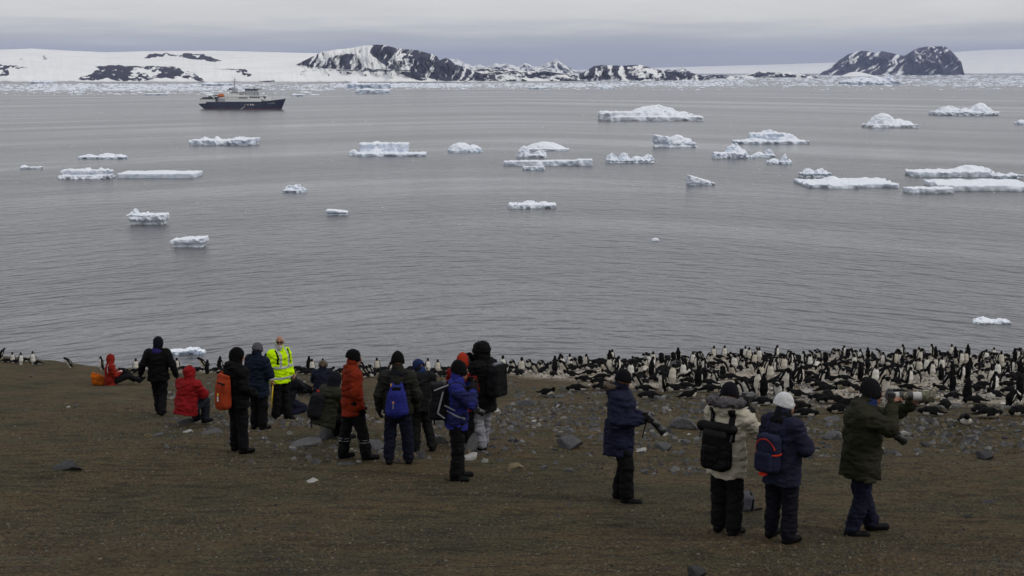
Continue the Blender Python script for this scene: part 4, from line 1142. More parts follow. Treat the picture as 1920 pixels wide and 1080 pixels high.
    for q in 'LR':
        hi_, kn, an = J['hip' + q], J['kne' + q], J['ank' + q]
        f.add(rcone(hi_, kn, 0.105 * legw, 0.080 * legw), 0.02)
        f.add(rcone(kn, an + (kn - an) / np.linalg.norm(kn - an) * 0.03, 0.080 * legw, 0.074 * legw), 0.015)
    f.disp(0.010, 7.0, seed + 21, (1, 1, 1.8), 2)
    f.disp(0.009, 16.0, seed + 23, (0.8, 0.8, 2.2), 2)
    f.crease(0.012, 6.0, seed + 41, (1.0, 1.0, 1.1)); f.crease(0.008, 12.0, seed + 43, (0.9, 0.9, 1.4))
    P.tf = f
    P.trousers = f.build('trousers', cloth(trousers), root)
    # ---- boots
    for q in 'LR':
        kn, an = J['kne' + q], J['ank' + q]
        sh_ = (kn - an) / np.linalg.norm(kn - an)
        fd = J['foot' + q]; fd = fd / np.linalg.norm(fd)
        sn = sh_ - fd * (sh_ @ fd)
        if abs(fd[2]) < 0.2: sn = A3((0, 0, 1)); fd = A3((fd[0], fd[1], 0)); fd /= np.linalg.norm(fd)
        sn /= np.linalg.norm(sn)
        f = Field(an - 0.26, an + 0.26, 0.011)
        toe = an + fd * 0.165 - sn * 0.052
        f.add(rcone(an + sh_ * 0.10, an - sn * 0.02, 0.062, 0.058))
        f.add(rcone(an - sn * 0.045 - fd * 0.035, toe, 0.052, 0.046), 0.03)
        f.cut(an - sn * 0.09, sn)
        f.build('boot', cloth(boots, 0.6), root)
    # ---- hands
    hands = {}
    for i, q in enumerate('LR'):
        el, wr = J['el' + q], J['wr' + q]
        d = (wr - el) / np.linalg.norm(wr - el)
        if pose and 'hd' + q in pose: d = A3(pose['hd' + q]); d /= np.linalg.norm(d)
        n = A3(((-1 if q == 'L' else 1), 0, 0)) if hand_n is None else A3(hand_n[i])
        n = n - d * (n @ d); n /= np.linalg.norm(n)
        s_ = np.cross(d, n) * (1 if q == 'L' else -1)
        s_ = -s_ if s_[1] > 0.3 else s_
        hands[q] = (wr, d, n, s_)
        if gloves:
            c = wr + d * 0.07
            f = Field(c - 0.15, c + 0.15, 0.0085)
            for pr, k in hand_prims(wr, d, n, s_, curl[i], 0.0145): f.add(pr, k, pad=0.02)
            f.add(rcone(wr - d * 0.05, wr + d * 0.01, 0.05, 0.042), 0.02)
            f.build('glove', cloth(gloves), root)
    P.hands = hands
    # ---- body: one continuous surface from crown to sole, mostly hidden by clothing
    f = Field(allp.min(0) - 0.20, allp.max(0) + 0.17, body_res)
    f.add(esec(J['pel'], J['chest'], (0.15, 0.10), (0.155, 0.105), side))
    f.add(esec(J['chest'], J['neck'], (0.155, 0.105), (0.06, 0.06), side), 0.03)
    for q in 'LR':
        f.add(rcone(J['sh' + q], J['el' + q], 0.05, 0.042), 0.03); f.add(rcone(J['el' + q], J['wr' + q], 0.042, 0.030), 0.02)
        f.add(rcone(J['hip' + q], J['kne' + q], 0.078, 0.055), 0.03); f.add(rcone(J['kne' + q], J['ank' + q], 0.052, 0.036), 0.02)
        fd = J['foot' + q] / np.linalg.norm(J['foot' + q])
        f.add(rcone(J['ank' + q], J['ank' + q] + fd * 0.10 - A3((0, 0, 0.045)) * (1 if abs(fd[2]) < 0.3 else 0), 0.034, 0.022), 0.01)
        wr, d, n, s_ = hands[q]
        for pr, k in hand_prims(wr, d, n, s_, curl[0 if q == 'L' else 1], 0.0095 if not gloves else 0.008): f.add(pr, k, pad=0.02)
    f.add(rcone(J['neck'], hl(0, 0.02, -0.07), 0.058, 0.055), 0.03)
    f.add(ell(hl(0, 0.012, 0.028), (0.077, 0.096, 0.088), HR.T), 0.02)
    f.add(ell(hl(0, -0.028, -0.045), (0.060, 0.066, 0.078), HR.T), 0.03)
    f.add(rcone(hl(0, -0.045, -0.105), hl(0, -0.072, -0.10), 0.026, 0.022), 0.02)
    f.add(rcone(hl(0, -0.092, 0.012), hl(0, -0.112, -0.03), 0.009, 0.017), 0.012)
    for sx in (-1, 1):
        f.add(ell(hl(0.034 * sx, -0.108, 0.004), (0.02, 0.02, 0.012), HR.T), 0.012, 's')
        f.add(ell(hl(0.032 * sx, -0.080, 0.004), (0.014, 0.014, 0.013), HR.T), 0.002)
        f.add(ell(hl(0.079 * sx, 0.012, -0.012), (0.012, 0.022, 0.032), HR.T), 0.008)
        f.add(ell(hl(0.03 * sx, -0.088, 0.026), (0.024, 0.012, 0.008), HR.T), 0.01)
    f.add(ell(hl(0, -0.093, -0.068), (0.026, 0.012, 0.009), HR.T), 0.008)
    V, Q = f.mesh()
    me = mesh_np('body', V, [Q])
    L = (V - hc) @ HR
    C = np.tile(SKIN, (len(V), 1))
    m_ = (np.abs(L[:, 0]) < 0.027) & (np.abs(L[:, 2] + 0.068) < 0.011) & (L[:, 1] < -0.085); C[m_] = LIPS
    for sx in (-1, 1):
        m_ = ((L[:, 0] - 0.033 * sx) ** 2 + (L[:, 2] - 0.004) ** 2 < 0.012 ** 2) & (L[:, 1] < -0.06) & (L[:, 1] > -0.13); C[m_] = EYE
        m_ = (np.abs(L[:, 0] - 0.034 * sx) < 0.024) & (np.abs(L[:, 2] - 0.030) < 0.007) & (L[:, 1] < -0.06); C[m_] = np.array(srgb('4a382c'))
    set_col(me, C)
    P.body = obj('body', me, m_skin, root)
    # ---- hat
    if hat:
        hcol, kind = hat[0], hat[1]
        fh = Field(hc - 0.2, hc + 0.3, 0.0105)
        if kind in ('beanie', 'tall'):
            tall = 0.03 if kind == 'tall' else 0.0
            fh.add(ell(hl(0, 0.018, 0.026), (0.101, 0.120, 0.122 + tall), HR.T))
            if tall: fh.add(ell(hl(0, 0.03, 0.10), (0.05, 0.055, 0.07), HR.T), 0.03)
            fh.cut(hl(0, 0, -0.032), HR @ A3((0, -0.42, 1)))
            fh.add((lambda X, Y, Z, e=ell(hl(0, 0.016, 0.010), (0.106, 0.126, 0.12), HR.T)[0], c0=hl(0, 0, 0.002), n0=HR @ A3((0, -0.387, 0.922)): np.maximum(e(X, Y, Z), np.abs((X - c0[0]) * n0[0] + (Y - c0[1]) * n0[1] + (Z - c0[2]) * n0[2]) - 0.032), hc - 0.16, hc + 0.16), 0.008)
        elif kind == 'fur':
            fh.add(ell(hl(0, 0.016, 0.035), (0.118, 0.135, 0.115), HR.T)); fh.add(ell(hl(0.09, 0.02, -0.03), (0.035, 0.05, 0.07), HR.T), 0.02); fh.add(ell(hl(-0.09, 0.02, -0.03), (0.035, 0.05, 0.07), HR.T), 0.02)
            fh.cut(hl(0, 0, -0.03), HR @ A3((0, -0.45, 1)))
            fh.disp(0.02, 30, seed)
        elif kind == 'snug':      # balaclava / close hood that also covers the neck
            fh.add(ell(hl(0, 0.018, 0.018), (0.112, 0.128, 0.135), HR.T)); fh.add(rcone(hl(0, 0.03, -0.05), J['neck'] + up * 0.02, 0.10, 0.10), 0.04)
            fh.add(ell(hl(0, -0.13, -0.02), (0.06, 0.07, 0.075), HR.T), 0.015, 's')
        fh.disp(0.004, 30, seed + 2, (1.6, 1.6, 0.5))
        P.hat = fh.build(name_hat, hat[2] if len(hat) > 2 else cloth(hcol, 0.95, 160), root)
    if scarf:
        fs = Field(hc - 0.28, hc + 0.16, 0.0115)
        fs.add(esec(J['neck'] + up * 0.01, hl(0, 0.03, -0.075), (0.10, 0.10), (0.096, 0.098), side)); fs.disp(0.008, 18, seed, (1, 1, 2)); fs.build('scarf', cloth(scarf), root)
    return P
def strap_mesh(P, bag, region, mtl, off=0.010, name='strap'):
    return P.jf.like(off, region).build(name, mtl, bag)
def shoulder_straps(P, bag, mtl, x=0.105, w=0.024, zlo=1.08, off=0.011, zb=1.12):
    J = P.J; dz = J['chest'][2] - 1.33; zl = zlo + dz; zbk = zb + dz; cy = J['chest'][1]; cx = J['chest'][0]
    for sx in (-1, 1):
        strap_mesh(P, bag, lambda X, Y, Z, sx=sx: np.maximum(np.maximum(np.abs(X - cx - sx * x) - w, np.where(Y - cy < 0, zl, zbk) - Z), Z - J['neck'][2] - 0.02), mtl, off)
def bag_root(P, label, name='backpack', group='packs carried by the people', cat='backpack'):
    r = empty(name, P.root.location, P.root.rotation_euler[2], P.S)
    tag(r, label, cat, group)
    return r
def cam_rig(name, label, origin, direction, upv, root_like, L=0.16, r=0.045, hoodr=None, white=False, scale=1.0, group='cameras'):
    """camera body + lens built along 'direction' in the person's frame"""
    d, s_, u_ = basis(direction, upv)
    root = empty(name, root_like.location, root_like.rotation_euler[2], root_like.scale[0])
    tag(root, label, 'camera', group)
    o = A3(origin); R = [s_, d, u_]
    f = Field(o - 0.14, o + 0.14, 0.008)
    f.add(rbox(o, (0.072, 0.034, 0.05), 0.012, R)); f.add(rbox(o + u_ * 0.058, (0.028, 0.03, 0.022), 0.01, R), 0.008); f.add(rbox(o + s_ * 0.055 + d * 0.03, (0.02, 0.02, 0.046), 0.012, R), 0.01)
    f.build('camera_body', m_black, root)
    a = o + d * 0.03
    return root, a, d, s_, u_

def rel(P, *pts): return [A3(p) for p in pts]
BK = cloth('17171a'); BK2 = cloth('0e0e10', 0.6)

# ---- 1. person in cream parka (back turned, camera raised)
P = person('person in cream down parka with black roll top pack, back turned', 1360, 1000, 143, 1.76, dict(shL=(0.19, -0.01, 1.40), elL=(0.30, -0.20, 1.26), wrL=(0.17, -0.36, 1.42), shR=(-0.19, 0, 1.40), elR=(-0.27, -0.17, 1.20), wrR=(-0.08, -0.33, 1.38), hdL=(-0.3, -0.7, 0.6), hdR=(0.3, -0.7, 0.6), ankL=(0.10, -0.02, 0.09), ankR=(-0.13, 0.05, 0.09), head=(0, -0.03, 1.63)),
           head=(15, -4), jacket='bdb6a5', trousers='141416', hat=('15151c', 'beanie'), hem=0.70, puff=0.022, seed=10, res=0.011, curl=(0.9, 0.9), hood='down')
fr = Field(P.J['neck'] - 0.32, P.J['neck'] + 0.26, 0.012)
nk = P.J['neck']
for i in range(14):
    a0, a1 = math.radians(-35 + 250 * i / 14), math.radians(-35 + 250 * (i + 1) / 14)
    pt = lambda a: nk + A3((0.175 * math.cos(a), 0.05 + 0.135 * math.sin(a), 0.085 + 0.02 * math.sin(a)))
    fr.add(rcone(pt(a0), pt(a1), 0.055, 0.055), 0.01)
fr.disp(0.022, 26, 4); fr.build('fur_trim', fur_grey, P.root)
fq = MB(); c = P.hl(-0.02, 0.118, 0.055); fq.hexa([c + A3(p) * 1.0 for p in ((-0.012, -0.004, -0.02), (0.006, -0.004, -0.02), (0.006, 0.008, -0.02), (-0.012, 0.008, -0.02), (-0.002, -0.004, 0.02), (0.012, -0.004, 0.02), (0.012, 0.008, 0.02), (-0.002, 0.008, 0.02))]); fq.build('hat_logo', plain('yellow_mark', srgb('c8a020')), P.hat); P.hat.children[0].parent = P.hat
bg = bag_root(P, 'black roll top waterproof pack on the cream parka')
f = Field((-0.3, 0.08, 0.78), (0.3, 0.46, 1.42), 0.012)
f.add(rbox((0, 0.26, 1.05), (0.155, 0.105, 0.235), 0.06)); f.add(rbox((0, 0.25, 0.99), (0.165, 0.09, 0.16), 0.05), 0.03); f.disp(0.008, 10, 5, (1, 1, 1.5))
f.build('bag_body', BK2, bg)
f = Field((-0.3, 0.1, 1.2), (0.3, 0.44, 1.42), 0.011); f.add(rcone((-0.19, 0.25, 1.295), (0.19, 0.25, 1.295), 0.062, 0.062)); f.disp(0.006, 14, 8); f.build('roll_top', BK2, bg)
f = Field((-0.2, 0.28, 0.8), (0.2, 0.44, 1.2), 0.011); f.add(rbox((0.02, 0.345, 1.02), (0.09, 0.04, 0.1), 0.035)); f.disp(0.007, 16, 2); f.build('pocket', BK2, bg)
for sx in (-1, 1): MB().tube((0.2 * sx, 0.25, 1.29), (0.195 * sx, 0.30, 1.17), 0.013).build('buckle', m_black, bg)
shoulder_straps(P, bg, BK2, x=0.125, w=0.034, off=0.016)
root, a, d, s_, u_ = cam_rig('camera', 'black camera raised by the person in the cream parka', (0.03, -0.44, 1.49), (0, -1, 0.02), (0, 0, 1), P.root)
MB().tube(a, a + d * 0.16, 0.045, 0.05, 14).build('lens', m_black, root, True)

# ---- 2. white beanie
P = person('person in navy coat and white beanie looking right', 1462, 1014, 132, 1.68, dict(elL=(0.30, -0.06, 1.16), wrL=(0.13, -0.26, 1.04), elR=(-0.30, -0.05, 1.15), wrR=(-0.12, -0.26, 1.04), ankL=(0.15, -0.02, 0.09), ankR=(-0.14, 0.03, 0.09), kneL=(0.13, -0.03, .5), kneR=(-.12, -.02, .5), head=(0, -0.03, 1.62), hdL=(-0.9, -0.3, 0), hdR=(0.9, -0.3, 0)),
           head=(-30, -6), jacket='232336', trousers='16161f', hat=('d2d2d4', 'beanie'), hem=0.70, puff=0.025, seed=20, res=0.011, collar='131316', hood=None, legw=1.14, gloves='111114')
bg = bag_root(P, 'navy daypack with red trim on the white beanie wearer')
m_nv = cloth('22243a'); m_rd = cloth('c8351c')
f = Field((-0.25, 0.08, 0.8), (0.25, 0.42, 1.42), 0.011)
f.add(rbox((0.02, 0.23, 1.09), (0.15, 0.085, 0.225), 0.07)); f.disp(0.006, 12, 6); bgb = f.build('bag_body', m_nv, bg); ff = f
f = Field((-0.2, 0.26, 0.82), (0.22, 0.43, 1.25), 0.011); f.add(rbox((0.02, 0.315, 1.0), (0.115, 0.05, 0.12), 0.045)); f.disp(0.006, 14, 7); f.build('pocket', m_nv, bg)
ff.like(0.007, lambda X, Y, Z: np.maximum(np.abs(np.sqrt((X - 0.02) ** 2 + (Z - 1.13) ** 2) - 0.135) - 0.007, np.maximum(0.27 - Y, 1.15 - Z))).build('piping', m_rd, bg)
ff.like(0.009, lambda X, Y, Z: np.maximum(np.abs(Z - 1.09) - 0.012, np.abs(np.abs(X - 0.02) - 0.13) - 0.035)).build('trim_band', m_rd, bg)
MB().box(-0.03, 0.05, 0.31, 0.37, 0.852, 0.878).build('tab', m_rd, bg)
shoulder_straps(P, bg, m_nv, x=0.115, w=0.03)

# ---- 3. photographer with the big white lens
P = person('photographer in olive parka aiming a long white lens to the right', 1612, 1002, 88, 1.81, dict(head=(0, -0.075, 1.625), neck=(0, -0.03, 1.475), chest=(0, 0.01, 1.33), pel=(0, 0.02, 0.95),
           elL=(0.28, -0.27, 1.28), wrL=(0.10, -0.52, 1.46), elR=(-0.27, -0.22, 1.30), wrR=(-0.09, -0.28, 1.52), hdL=(-0.3, -0.3, 0.9), hdR=(0.25, -0.6, 0.75), kneL=(0.10, -0.01, 0.5), ankL=(0.14, -0.16, 0.09), kneR=(-0.1, 0.0, 0.5), ankR=(-0.12, 0.12, 0.09)),
           head=(-8, -3), jacket='2c2c20', trousers='1c1e30', hat=('17171a', 'tall'), hem=0.68, puff=0.062, legw=1.14, seed=30, res=0.011, gloves=None, body_res=0.0095, curl=(1.0, 1.0), hand_n=((0, -0.4, 1), (0, -1, 0.3)), scarf='2c3a6e', hood='down')
root, a, d, s_, u_ = cam_rig('telephoto_camera', 'camera with long white telephoto lens and camouflaged hood', (0.0, -0.27, 1.605), (0.03, -1, -0.03), (0, 0, 1), P.root)
segs = [(0.0, 0.07, 0.038, 0.044, m_lensw, 'lens_barrel'), (0.07, 0.11, 0.048, 0.048, m_black, 'zoom_ring'), (0.11, 0.16, 0.046, 0.046, m_camo, 'lens_cover'), (0.16, 0.22, 0.050, 0.050, m_black, 'focus_ring'), (0.22, 0.32, 0.048, 0.050, m_lensw, 'lens_front'), (0.32, 0.46, 0.060, 0.066, m_camo, 'lens_hood')]
for (t0, t1, r0, r1, m_, nm) in segs: MB().tube(a + d * t0, a + d * t1, r0, r1, 18).build(nm, m_, root, False)
MB().tube(a + d * 0.12, a + d * 0.13 - u_ * 0.085, 0.016).build('tripod_foot', m_lensw, root)
root, a, d, s_, u_ = cam_rig('camera', 'second black camera hanging at the photographer in olive', (0.10, -0.34, 1.16), (0.25, -0.75, -0.6), (0, 0, 1), P.root)
MB().tube(a, a + d * 0.17, 0.045, 0.05, 14).build('lens', m_black, root, True); MB().tube(a + d * 0.05, a + d * 0.06 - A3((0, 0, 0.001)), 0.055, 0.055, 14).build('zoom_ring', m_black, root)
MB().tube((0.10, -0.24, 1.20), (0.10, -0.16, 1.42), 0.008).build('neck_strap', BK2, root)

# ---- 4. navy parka with camera held low
P = person('person in navy parka with fur collar holding a camera low', 1163, 940, 78, 1.78, dict(head=(0, -0.03, 1.63), elL=(0.24, 0.05, 1.13), wrL=(0.15, -0.24, 1.12), elR=(-0.25, 0.04, 1.12), wrR=(-0.13, -0.26, 1.14), hdL=(-0.3, -0.8, 0.2), hdR=(0.35, -0.8, 0.25), pel=(0, 0.02, 0.95), ankL=(0.11, 0.04, 0.09), ankR=(-0.13, -0.10, 0.09), kneL=(0.1, -0.06, 0.5), kneR=(-0.1, -0.09, 0.5), hipL=(0.09, 0.02, .92), hipR=(-.09, .02, .92)),
           head=(62, -6), jacket='1e2036', trousers='0f0f11', hat=('0e0e12', 'beanie'), hem=0.64, puff=0.03, seed=40, res=0.0115, curl=(0.9, 0.9), hood='down', legw=1.14)
# the hem of a long parka
fr = Field(P.J['neck'] - 0.3, P.J['neck'] + 0.26, 0.012); nk = P.J['neck']
for i in range(9):
    a0, a1 = math.radians(25 + 140 * i / 9), math.radians(25 + 140 * (i + 1) / 9)
    pt = lambda a: nk + A3((0.13 * math.cos(a), 0.05 + 0.14 * math.sin(a), 0.075))
    fr.add(rcone(pt(a0), pt(a1), 0.036, 0.036), 0.01)
fr.disp(0.018, 28, 4); fr.build('fur_trim', fur_brown, P.root)
root, a, d, s_, u_ = cam_rig('camera', 'black camera with long lens pointing down held by the navy parka wearer', (0.02, -0.36, 1.14), (0.05, -0.72, -0.7), (0, -0.5, 0.8), P.root)
MB().tube(a, a + d * 0.14, 0.042, 0.045, 14).build('lens', m_black, root, True); MB().tube(a + d * 0.14, a + d * 0.25, 0.045, 0.062, 14).build('lens_hood', m_black, root, True)
MB().tube((0.02, -0.33, 1.08), (0.03, -0.27, 0.86), 0.007).build('neck_strap', BK2, root)

# ---- 5. blue jacket, hand to the mouth
P = person('person in royal blue jacket with hand raised to the mouth', 856, 900, 97, 1.78, dict(head=(0, -0.06, 1.62), neck=(0, -0.02, 1.475), elL=(0.26, -0.22, 1.20), wrL=(0.04, -0.22, 1.45), elR=(-0.26, -0.20, 1.19), wrR=(-0.06, -0.24, 1.42), hdL=(-0.4, 0.1, 0.9), hdR=(0.4, 0, 0.9), ankL=(0.12, -0.06, 0.09), ankR=(-0.11, 0.03, 0.09)),
           head=(-2, -4), jacket='272b74', trousers='101012', hat=('0d0d0f', 'tall'), hem=0.80, puff=0.012, seed=50, res=0.0115, body_res=0.0105, curl=(1.1, 1.1), collar='30368a')
P.jf.like(0.006, lambda X, Y, Z: np.maximum(np.abs(Z - 0.965) - 0.085, np.abs(X) - 0.24)).build('waist_panel', cloth('20234e'), P.root)
for sx in (-1, 1): P.jf.like(0.006, lambda X, Y, Z, sx=sx: np.maximum(np.abs(X * sx - 0.26) - 0.07, np.maximum(1.13 - Z, Z - 1.40))).build('shoulder_panel', cloth('20234e'), P.root)
gl = MB()
for sx in (-1, 1):
    c = P.hl(0.033 * sx, -0.112, 0.006); gl.box(c[0] - 0.02, c[0] + 0.02, c[1] - 0.003, c[1] + 0.003, c[2] - 0.014, c[2] + 0.014); gl.tube(P.hl(0.06 * sx, -0.10, 0.012), P.hl(0.082 * sx, 0.01, 0.01), 0.003)
gl.build('glasses', m_glass, P.root)
bg = bag_root(P, 'black hiking pack with grey straps on the blue jacket')
f = Field((-0.28, 0.06, 0.8), (0.28, 0.5, 1.55), 0.012)
f.add(rbox((0, 0.25, 1.17), (0.15, 0.11, 0.25), 0.07)); f.add(rbox((0, 0.27, 1.42), (0.13, 0.10, 0.05), 0.04), 0.04); f.add(rbox((0, 0.35, 1.08), (0.11, 0.05, 0.13), 0.04), 0.03); f.disp(0.012, 12, 8, (1, 1, 1.4)); f.build('bag_body', BK, bg)
m_gs = cloth('86878c')
for sx in (-1, 1):
    MB().tube((0.158 * sx, 0.20, 1.36), (0.165 * sx, 0.28, 1.05), 0.013).build('webbing', m_gs, bg)
    MB().tube((0.165 * sx, 0.28, 1.05), (0.165 * sx, 0.18, 0.97), 0.013).build('webbing', m_gs, bg)
    MB().tube((0.16 * sx, 0.18, 1.16), (0.20 * sx, 0.03, 1.09), 0.012).build('webbing', m_gs, bg)
    MB().tube((0.150 * sx, 0.12, 1.46), (0.150 * sx, 0.33, 1.38), 0.012).build('webbing', m_gs, bg)
MB().tube((0.17, 0.30, 0.96), (0.18, 0.31, 0.80), 0.012).build('loose_strap', BK2, bg)
shoulder_straps(P, bg, BK, x=0.12, w=0.03, off=0.013)
P.jf.like(0.012, lambda X, Y, Z: np.maximum(np.maximum(np.abs(Z - 1.0 - 0.42 * (Y + 0.02)) - 0.014, np.abs(X) - 0.26), np.maximum(Y - 0.17, -Y - 0.12))).build('hip_strap', m_gs, bg)
root, a, d, s_, u_ = cam_rig('camera', 'black camera dangling before the blue jacket', (0.0, -0.27, 1.06), (0.2, -0.8, -0.5), (0, 0, 1), P.root)
MB().tube(a, a + d * 0.13, 0.042, 0.046, 14).build('lens', m_black, root, True)

# ---- 6. blue dry bag
P = person('person in dark olive jacket with a blue dry bag, back turned', 748, 870, 180, 1.78, dict(elL=(0.29, 0.02, 1.12), wrL=(0.30, -0.04, 0.88), elR=(-0.29, 0.02, 1.12), wrR=(-0.27, -0.10, 0.89), ankL=(0.15, 0.03, 0.09), ankR=(-0.16, -0.02, 0.09), kneL=(.13, -.02, .5), kneR=(-.13, -.02, .5)), head=(8, 0), jacket='242420', trousers='171828', hat=('0e0e10', 'tall'), hem=0.82, puff=0.03, seed=60, legw=1.14, collar='15161c')
bg = bag_root(P, 'bright blue dry bag worn on the back of the dark olive jacket')
m_bb = cloth('272c76')
f = Field((-0.3, 0.06, 0.7), (0.3, 0.5, 1.45), 0.012)
f.add(esec((0, 0.27, 0.92), (0, 0.26, 1.16), (0.185, 0.115), (0.15, 0.095))); f.add(rbox((0, 0.25, 1.26), (0.095, 0.03, 0.06), 0.02), 0.06); f.add(rcone((0.09, 0.25, 1.20), (0.075, 0.22, 1.34), 0.03, 0.02), 0.03); f.add(rcone((-0.09, 0.25, 1.20), (-0.075, 0.22, 1.34), 0.03, 0.02), 0.03); f.disp(0.008, 10, 4, (1.4, 1.4, 0.7)); f.build('bag_body', m_bb, bg)
f = Field((-0.15, 0.18, 1.1), (0.15, 0.36, 1.36), 0.01); f.add(rbox((0, 0.285, 1.24), (0.07, 0.02, 0.06), 0.015)); f.build('roll_top', BK2, bg)
m_or = plain('orange_tab', srgb('c88a30'))
MB().box(0.075, 0.095, 0.25, 0.27, 1.30, 1.345).build('tab', m_or, bg); MB().box(0.03, 0.06, 0.372, 0.384, 1.07, 1.09).build('tab', m_or, bg); MB().box(0.038, 0.054, 0.385, 0.392, 0.98, 1.07).build('pull_cord', m_gs, bg)
shoulder_straps(P, bg, BK2, x=0.13, w=0.026, off=0.013)

# ---- 7. orange jacket
P = person('person in orange red jacket and black beanie, hands at the sides', 664, 861, 112, 1.81, dict(elL=(0.245, 0.02, 1.13), wrL=(0.235, -0.13, 0.93), elR=(-0.25, 0.03, 1.13), wrR=(-0.25, -0.06, 0.90), hipL=(0.09, 0.0, 0.92), hipR=(-.09, .01, .92), kneL=(0.12, 0.09, 0.49), ankL=(0.12, 0.15, 0.09), kneR=(-0.11, -0.10, 0.50), ankR=(-0.12, -0.17, 0.09), head=(0, -0.03, 1.635), pel=(0, 0.01, 0.95)), head=(-22, 0), jacket='7a2610', trousers='121214', hat=('0c0c0e', 'beanie'), puff=0.014, seed=70)
P.tf.like(0.004, lambda X, Y, Z: np.abs(Z - 0.335) - 0.008).build('reflective_piping', m_refl, P.root); P.tf.like(0.004, lambda X, Y, Z: np.abs(Z - 0.295) - 0.006).build('reflective_piping', m_refl, P.root)
P.jf.like(0.008, lambda X, Y, Z: np.maximum(np.abs(Z - 1.07) - 0.016, np.abs(X) - 0.195)).build('waist_seam', cloth('6c200e'), P.root)

# ---- 8. black parka with hood and light trousers
P = person('person in long black hooded parka and light grey trousers', 907, 842, -128, 1.84, dict(head=(0, -0.03, 1.635), elL=(0.27, -0.16, 1.25), wrL=(0.10, -0.30, 1.47), elR=(-0.27, -0.16, 1.25), wrR=(-0.10, -0.30, 1.47), hdL=(-0.4, -0.5, 0.7), hdR=(0.4, -0.5, 0.7), kneL=(0.10, -0.03, 0.5), ankL=(0.12, 0.06, 0.09), kneR=(-0.1, -0.04, 0.5), ankR=(-0.12, -0.10, 0.09)), head=(0, 0), jacket='0d0d0f', trousers='87878e', hood='up', hem=0.66, puff=0.03, seed=80, legw=1.14, curl=(0.9, 0.9))
fr = Field(P.J['head'] - 0.24, P.J['head'] + 0.24, 0.012)
for i in range(16):
    a0, a1 = 2 * math.pi * i / 16, 2 * math.pi * (i + 1) / 16
    fr.add(rcone(P.hl(0.085 * math.cos(a0), -0.085, -0.01 + 0.115 * math.sin(a0)), P.hl(0.085 * math.cos(a1), -0.085, -0.01 + 0.115 * math.sin(a1)), 0.035, 0.035), 0.01)
fr.disp(0.018, 28, 5); fr.build('fur_trim', fur_black, P.root)
bg = bag_root(P, 'black backpack on the long black parka')
f = Field((-0.28, 0.08, 0.85), (0.28, 0.52, 1.55), 0.012); f.add(rbox((0, 0.28, 1.17), (0.16, 0.11, 0.24), 0.06)); f.add(rbox((0, 0.29, 1.42), (0.14, 0.09, 0.04), 0.03), 0.03); f.disp(0.012, 12, 3); f.build('bag_body', BK, bg)
MB().tube((-0.11, 0.30, 1.462), (0.12, 0.30, 1.462), 0.028, 0.028, 10).build('pack_lid', cloth('6d7078'), bg)
shoulder_straps(P, bg, BK, x=0.12, w=0.03, off=0.013)

# ---- 9. person in red hood behind the blue jacket
P = person('person with bright red hood standing behind the blue jacket', 868, 842, 175, 1.66, dict(head=(0, -0.04, 1.62)), head=(0, -5), jacket='6e1a14', trousers='101012', hood='up', hood_c='9c301c', hem=0.72, puff=0.02, seed=90)
# ---- 10. blue hat person striding
P = person('person in blue woollen hat and dark jacket looking down', 790, 846, 195, 1.62, dict(head=(0.02, -0.12, 1.56), neck=(0.0, -0.07, 1.44), chest=(0, -0.02, 1.31), elL=(0.25, -0.1, 1.13), wrL=(0.15, -0.30, 1.08), elR=(-0.25, -0.1, 1.13), wrR=(-0.13, -0.30, 1.08), hipL=(0.09, 0, .9), kneR=(-0.12, -0.05, 0.5), ankR=(-0.2, 0.05, 0.09), kneL=(0.10, -0.02, 0.5), ankL=(0.10, 0.02, 0.09)), head=(35, 22), jacket='191a1c', trousers='1a1b1a', hat=('1f2c52', 'beanie'), hem=0.76, puff=0.02, seed=100, legw=1.14, scarf='23335c')

# ---- 11. black jacket with red dry bag
P = person('person all in black with a red dry bag, facing away right', 448, 848, 135, 1.76, dict(elL=(0.26, 0.0, 1.13), wrL=(0.22, -0.18, 0.97), elR=(-0.25, 0.02, 1.13), wrR=(-0.2, -0.2, 1.0), ankL=(0.13, -0.02, 0.09), ankR=(-0.14, 0.0, 0.09), head=(0, -0.03, 1.63)), head=(-30, 8), jacket='0d0d0f', trousers='0f1013', hat=('0b0b0c', 'snug'), hem=0.80, puff=0.02, seed=110, legw=1.14, hood='down')
bg = bag_root(P, 'red orange dry bag on the back of the person in black')
m_rb = cloth('96381c')
f = Field((-0.3, 0.06, 0.7), (0.3, 0.5, 1.5), 0.012)
f.add(esec((0, 0.28, 0.87), (0, 0.27, 1.16), (0.17, 0.125), (0.16, 0.11))); f.add(rbox((0, 0.25, 1.30), (0.15, 0.035, 0.06), 0.02), 0.10); f.cut((0, 0, 0.79), (0, 0, 1)); f.add(rcone((0.13, 0.25, 1.28), (0.11, 0.2, 1.38), 0.03, 0.02), 0.03); f.disp(0.007, 10, 9, (1.3, 1.3, 0.7)); f.build('bag_body', m_rb, bg)
MB().box(-0.15, 0.03, 0.335, 0.36, 1.215, 1.245).build('handle', BK2, bg)
sp = MB(); sp.box(-0.05, -0.025, 0.40, 0.408, 0.94, 1.02); sp.build('white_print', plain('print_white', (0.6, 0.6, 0.62)), bg)
sp = MB(); sp.box(-0.055, -0.02, 0.395, 0.403, 1.035, 1.075); sp.build('yellow_print', plain('print_yellow', srgb('d8b030')), bg)
shoulder_straps(P, bg, BK2, x=0.12, w=0.026, off=0.012)

